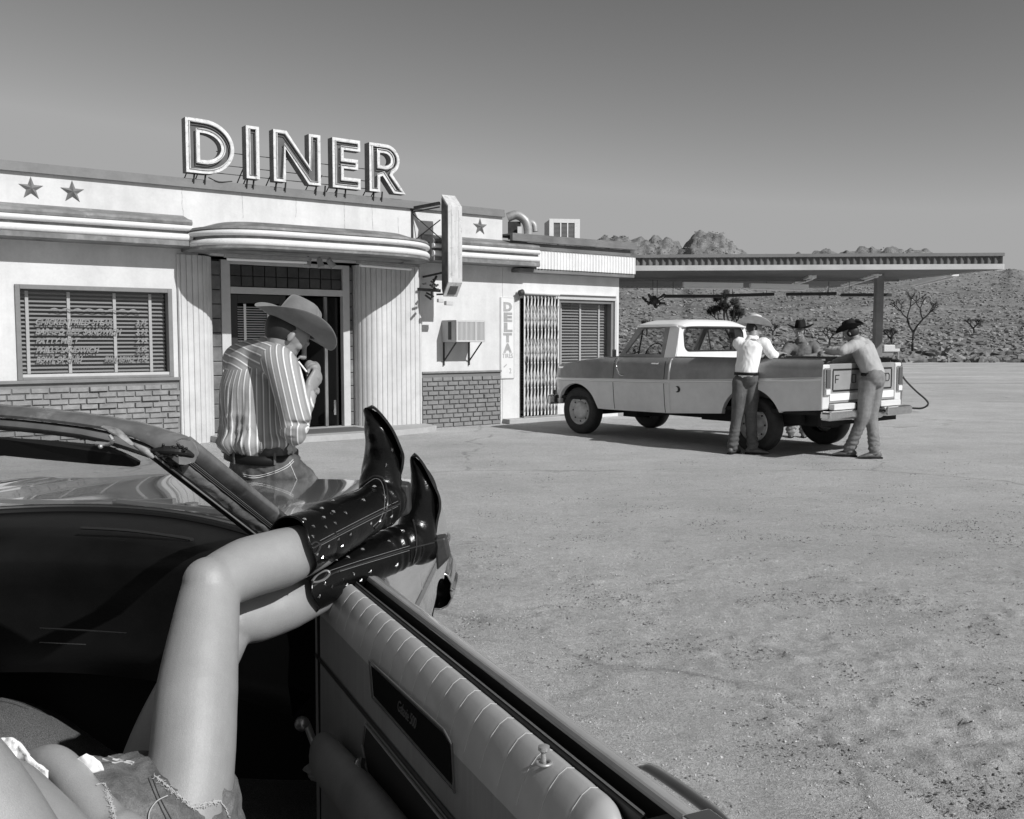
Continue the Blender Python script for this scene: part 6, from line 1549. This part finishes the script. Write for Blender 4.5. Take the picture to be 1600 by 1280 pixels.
def cast(u, v, objs):
    r_ = V(ray(u, v)).normalized(); best = None
    for bv in objs:
        h = bv.ray_cast(V((0, 0, EYE)), r_)
        if h[0] and (best is None or h[3] < best[3]): best = h
    return best, r_
def tree_of(o, parent): return BVHTree.FromPolygons([v.co+V(parent.location) for v in o.data.vertices], [tuple(p.vertices) for p in o.data.polygons])
bvb = tree_of(bpy.data.objects[[c.name for c in wm.children if c.name.startswith('body')][0]], wm); bvs = tree_of(sh, wm)
def on_body(u, v, lift=.003):
    h, r_ = cast(u, v, (bvb, bvs)); return (h[0]-r_*lift, h[1]) if h else (None, None)
def hem(pts, r, mb, lift=.003, k=8, jit=0):
    out = []
    for u, v in pl(pts, k):
        p, n_ = on_body(u+rr.uniform(-jit, jit), v+rr.uniform(-jit, jit), lift)
        if p is not None and (not out or (p-out[-1]).length < .05): out.append(p)
    if len(out) > 2: mb.tube(out, r, 8)
hem([(241, 1212), (262, 1228), (285, 1246), (300, 1262), (318, 1256), (342, 1252), (352, 1262), (360, 1282)], .0010, fr_, k=14, jit=1.6)
hem([(138, 1178), (158, 1177), (178, 1186), (208, 1191)], .0018, fr_, jit=.8); hem([(160, 1186), (178, 1192), (190, 1190), (206, 1194)], .0014, fr_)
hem([(150, 1226), (162, 1224), (170, 1240), (176, 1262), (182, 1285)], .0011, fr_, k=14, jit=1.6)
for k in range(190):
    f = rr.random(); seq = rr.choice([[(241, 1212), (300, 1262)], [(300, 1262), (345, 1252)], [(166, 1232), (180, 1280)]])
    u = seq[0][0]+(seq[1][0]-seq[0][0])*f; v = seq[0][1]+(seq[1][1]-seq[0][1])*f; a = rr.uniform(0, 6.28); L = rr.uniform(2, 7)
    hem([(u+rr.uniform(-3, 3), v+rr.uniform(-3, 3)), (u+L*.5*math.cos(a), v+L*.5*math.sin(a)), (u+L*math.cos(a+.5), v+L*math.sin(a+.5))], .0004, fr_, .004, 3)
hem([(262, 1243), (245, 1252), (234, 1268), (232, 1285)], .0009, fr_, .006)
fr_.build('frayed_edge', mat('white_fray', .45, .9), sh, world=True, smooth=True)
sm_ = MB(); hem([(232, 1215), (244, 1245), (262, 1283)], .0006, sm_); hem([(238, 1213), (250, 1245), (270, 1283)], .0006, sm_); sm_.build('seam', mat('denim_seam', .08, .9), sh, world=True)
# white top and shirt tail
CLO = mat('white_cotton', .86, .85, vary=[(12, .96, 1.02)])
def cloth(outl, d, name, th=.004, ruf=.012, seed=0):
    """a small draped piece with its own folds, outline in directions, real depth"""
    us_ = [p[0] for p in outl]; vs_ = [p[1] for p in outl]
    from mathutils.geometry import intersect_point_tri_2d
    tri = tessellate_polygon([[V((a, b, 0)) for a, b in outl]])
    import bmesh
    bm = bmesh.new(); vv = [bm.verts.new(V((a, b, 0))) for a, b in outl]; bm.faces.new(vv); bmesh.ops.triangulate(bm, faces=bm.faces)
    for _ in range(5): bmesh.ops.subdivide_edges(bm, edges=[e for e in bm.edges if e.calc_length() > 5], cuts=1, use_grid_fill=False); bmesh.ops.triangulate(bm, faces=bm.faces)
    for v in bm.verts:
        u_, w_ = v.co.x, v.co.y; q = ruf*noise.noise(V((u_*.045+seed, w_*.05, 1)))+ruf*.5*noise.noise(V((u_*.12, w_*.1+seed, 4)))
        v.co = P(u_, w_, d(u_, w_)+q)
    me = bpy.data.meshes.new(name); bm.to_mesh(me); bm.free(); me.transform(WM[wm].inverted())
    return link(name, me, CLO, wm, smooth=True, angle=180, solid=th)
cloth([(-40, 1150), (-5, 1154), (18, 1152), (30, 1160), (42, 1176), (58, 1192), (74, 1205), (76, 1217), (66, 1215), (50, 1210), (38, 1215), (20, 1198), (-10, 1176), (-40, 1172)], lambda u, v: 1.36-.0004*u, 'white_top')
cloth([(119, 1186), (134, 1178), (146, 1182), (155, 1190), (163, 1203), (150, 1207), (136, 1211), (126, 1198)], lambda u, v: 1.40, 'shirt_tail', ruf=.006, seed=3)

# ---------------------------------------------------------------- the boots
BL = mat('black_boot_leather', .003, .23, spec=.28, coat=.0, vary=[(9, .7, 1.8)], bump=[(26, .35, .006), (70, .2, .003), (260, .15, .001)])
SOLE = mat('stacked_sole', .03, .5, spec=.3, vary=[(3, .7, 1.4), (90, .8, 1.3, (1, 1, 1))]); STUD = mat('metal_star', .85, .18, 1.0)
def boot(spec, label=None):
    M = MB(); V3 = lambda q: P(*q)
    M.limb([V3(q[0]) for q in spec['shaft']], [q[1] for q in spec['shaft']], 32, side=(0, 1, 0))
    M.limb([V3(q[0])-V((.0035, 0, 0)) for q in spec['foot']], [(q[1][0]*1.09, q[1][1]*1.05) for q in spec['foot']], 32, side=(0, 1, 0))
    M.limb([V3(q[0]) for q in spec['heel']], [q[1] for q in spec['heel']], 24, side=(0, 1, 0))
    ax0 = V3(spec['shaft'][0][0]); ax1 = V3(spec['shaft'][-1][0]); ad = (ax1-ax0).normalized()
    def ff(p, n):
        t = (p-ax0).dot(ad)/(ax1-ax0).length; r_ = max(0, 1-abs(t-.86)/.22)
        return r_*.0055*math.sin(t*58+3*noise.noise(p*14))*(.5+noise.noise(p*9+V((3, 0, 0))))+.0016*noise.noise(p*22)
    me = blob(M, .0042, 3, ff)
    bt = build_blob(me, 'boot', BL, wm)
    # scalloped opening: dark lining ring set inside
    tr = tree_of(bt, wm); ring = MB(); c = V3(spec['open'][0]); rad = spec['open'][1]; e1 = V((0, 1, 0)); e1 = (e1-e1.dot(ad)*ad).normalized(); e2 = ad.cross(e1)
    N = 48; rows = []
    for lift, k, sc_ in ((.075, .94, 0), (.045, 1.0, .3), (.0, 1.04, 1), (.002, 1.0, 1), (.05, .90, .5)):
        rows.append([c+ad*(lift+sc_*(spec['scal']*math.cos(2*a)-.004*math.cos(4*a)))+e1*rad*k*math.cos(a)+e2*rad*k*math.sin(a) for a in [2*math.pi*i/N for i in range(N+1)]])
    ring.grid(rows); tr2 = BVHTree.FromPolygons([V(q) for q in ring.v], ring.f); ring.build('boot_collar', BL, bt, world=True, smooth=True)
    ring = MB(); ring.tube([q for q in rows[2][:-1]], .0020, 8, side=ad, closed=True); ring.build('collar_piping', BL, bt, world=True, smooth=True)
    def on(u, v, lift=.001):
        r_ = V(ray(u, v)).normalized(); hs = [q.ray_cast(V((0, 0, EYE)), r_) for q in (tr, tr2)]; hs = [q for q in hs if q[0]]
        if not hs: return (None, None)
        h = min(hs, key=lambda q: q[3]); return (h[0]-r_*lift, h[1] if h[1].dot(r_) < 0 else -h[1])
    def line(pts, r, mb, k=10):
        out = [on(u, v)[0] for u, v in pl(pts, k)]; out = [p for p in out if p is not None]
        if len(out) > 2: mb.tube(out, r, 6)
    wl = MB()
    for pts in spec['welts']: line(pts, .0024, wl)
    wl.build('welt_seams', mat('black_welt', .02, .22, coat=.5), bt, world=True, smooth=True)
    if spec.get('stitch'):
        wl = MB()
        for pts in spec['stitch']: line(pts, .00045, wl)
        wl.build('stitching', mat('grey_stitch', .24, .6), bt, world=True)
    for (u, v, s) in spec['studs']:
        p, n_ = on(u, v, .0022)
        if p is None: continue
        s *= 1.6; a = n_.orthogonal().normalized(); b = n_.cross(a); vs = []
        for i in range(10):
            q = s if i % 2 == 0 else s*.42; an = i*math.pi/5+.3; vs.append(p+a*q*math.cos(an)+b*q*math.sin(an))
        vs.append(p+n_*s*.55); MB().add(vs, [(i, (i+1) % 10, 10) for i in range(10)]).build('star_stud', STUD, bt, world=True)
    # sole: a strip following the outer edge
    pts = smooth_path([V3(q) for q in spec['sole']], 6); so_ = MB(); rows = []
    m_ = len(pts)
    for i, p in enumerate(pts):
        t = i/(m_-1); wdt = spec['solew']*(math.sin(math.pi*min(1, t*1.0+.10)/1.12)**.45)*(.35+.65*min(1, (1-t)*6))*(min(1, t*5+.25)); d = (pts[min(i+1, m_-1)]-pts[max(i-1, 0)]).normalized()
        nn = V((d.z, 0, -d.x)).normalized(); nn = nn if nn.x > 0 else -nn; lat = V((-.19, .98, 0))
        rows.append([p-lat*wdt-nn*.002, p-lat*wdt+nn*.0035, p+lat*wdt+nn*.0035, p+lat*wdt-nn*.002, p-lat*wdt-nn*.002])
    so_.grid(rows).build('sole', SOLE, bt, world=True, smooth=True, angle=40)
    hb = MB(); q0, q1, q2, q3 = [V3(q) for q in spec['heelblock']]; lat = V((0, .030, 0)); 
    rows = [[q0-lat, q1-lat*.9, q1+lat*.9, q0+lat], [q3-lat, q2-lat*.9, q2+lat*.9, q3+lat]]
    hb.add(rows[0]+rows[1], [(0, 1, 2, 3), (7, 6, 5, 4), (0, 4, 5, 1), (1, 5, 6, 2), (2, 6, 7, 3), (3, 7, 4, 0)]); hb.build('heel', SOLE, bt, world=True, bevel=.006)
    return bt, on
stA = [(449, 861-0, .0062), (471, 867, .0075)]
studsA = [(520, 782, 2.3), (503, 794, 2.3), (521, 799, 2.3), (540, 801, 2.4), (476, 811, 2.3), (506, 808, 2.2), (490, 822, 2.3), (509, 823, 2.2), (524, 817, 2.3), (472, 828, 2.3), (489, 838, 2.3), (466, 850, 2.3), (471, 867, 6.0), (473, 882, 2.3), (585, 760, 2.6), (568, 781, 2.5), (613, 703, 2.8), (604, 727, 2.6), (496, 866, 2), (514, 854, 2), (529, 843, 2), (548, 835, 2), (580, 818, 2), (594, 814, 2), (612, 807, 2.2), (535, 853, 1.8), (504, 871, 1.8), (488, 886, 1.8), (536, 771, 1.8)]
bootA, onA = boot(dict(
    shaft=[((494, 839, 2.015), (.056, .062)), ((515, 828, 2.06), (.060, .064)), ((555, 808, 2.14), (.054, .057)), ((590, 790, 2.21), (.048, .053)), ((608, 783, 2.25), (.042, .048))],
    foot=[((598, 788, 2.24), (.044, .052)), ((597, 755, 2.26), (.043, .048)), ((600, 722, 2.27), (.044, .042)), ((599, 692, 2.27), (.0465, .038)), ((590, 666, 2.26), (.038, .028)), ((582, 650, 2.25), (.024, .016)), ((577, 643, 2.25), (.012, .010))],
    heel=[((600, 790, 2.24), (.040, .042)), ((608, 786, 2.26), (.038, .042))],
    scal=-.010, open=((456, 856, 1.935), .062),
    welts=[[(455, 876), (480, 862), (500, 850), (540, 828), (585, 805), (625, 787)], [(540, 768), (560, 762), (572, 752), (585, 744), (598, 748), (604, 765), (605, 790), (598, 812), (585, 826)],
           [(480, 866), (484, 854), (492, 847), (500, 852), (496, 862), (488, 868)]],
    stitch=[[(544, 771), (560, 766), (574, 755), (586, 748), (595, 752), (600, 766), (601, 790), (595, 810), (583, 823)], [(500, 845), (540, 824), (585, 801), (622, 783)], [(500, 853), (540, 832), (585, 809), (622, 791)]],
    studs=[(u, v, s*.0014) for u, v, s in studsA],
    sole=[(574, 638, 2.25), (583, 637, 2.25), (597, 650, 2.25), (612, 671, 2.26), (624, 698, 2.27), (628, 712, 2.28), (626, 732, 2.28), (621, 752, 2.28)], solew=.040,
    heelblock=[(622, 753, 2.28), (640, 755, 2.28), (642, 800, 2.28), (627, 806, 2.28)]))
studsB = [(567, 858, 2.4), (544, 870, 2.3), (525, 874, 2.3), (553, 896, 2.3), (579, 893, 2.3), (536, 904, 2.2), (508, 912, 2.3), (499, 932, 2.2), (519, 917, 2.2), (477, 925, 2.4), (608, 845, 2.2), (630, 829, 2.2), (620, 883, 2.6), (659, 885, 2.8), (542, 914, 2), (564, 907, 2)]
bootB, onB = boot(dict(
    shaft=[((500, 909, 2.10), (.050, .055)), ((530, 896, 2.16), (.052, .056)), ((575, 877, 2.23), (.050, .054)), ((625, 855, 2.31), (.047, .054)), ((648, 848, 2.35), (.042, .048))],
    foot=[((650, 850, 2.36), (.042, .055)), ((655, 815, 2.38), (.040, .044)), ((661, 785, 2.39), (.041, .038)), ((663, 763, 2.39), (.039, .034)), ((658, 740, 2.385), (.026, .023)), ((650, 723, 2.38), (.013, .011)), ((647, 717, 2.38), (.007, .007))],
    heel=[((655, 855, 2.36), (.040, .046)), ((664, 853, 2.37), (.036, .044))],
    scal=-.014, open=((472, 922, 2.05), .0530),
    welts=[[(483, 921), (520, 896), (560, 882), (600, 869), (640, 857), (678, 848)], [(645, 812), (650, 835), (650, 860), (645, 880)], [(503, 908), (510, 896), (507, 890), (495, 893), (484, 905)]],
    stitch=[[(512, 893), (560, 877), (600, 865), (640, 853)], [(512, 899), (560, 884), (600, 872), (640, 860)]],
    studs=[(u, v, s*.0015) for u, v, s in studsB],
    sole=[(644, 714, 2.38), (650, 712, 2.38), (661, 726, 2.38), (672, 748, 2.385), (683, 772, 2.39), (685, 790, 2.39), (682, 808, 2.39), (679, 836, 2.385)], solew=.036,
    heelblock=[(680, 839, 2.385), (697, 836, 2.385), (704, 868, 2.385), (684, 888, 2.385)]))

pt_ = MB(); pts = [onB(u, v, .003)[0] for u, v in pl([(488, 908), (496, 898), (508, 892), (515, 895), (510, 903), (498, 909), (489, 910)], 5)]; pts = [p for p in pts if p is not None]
if len(pts) > 8: pt_.tube(pts, .0028, 8); pt_.build('pull_strap', mat('strap_highlight', .25, .3, .6), bootB, world=True, smooth=True)  # pull loop coloured pale and metallic to paint in its highlight
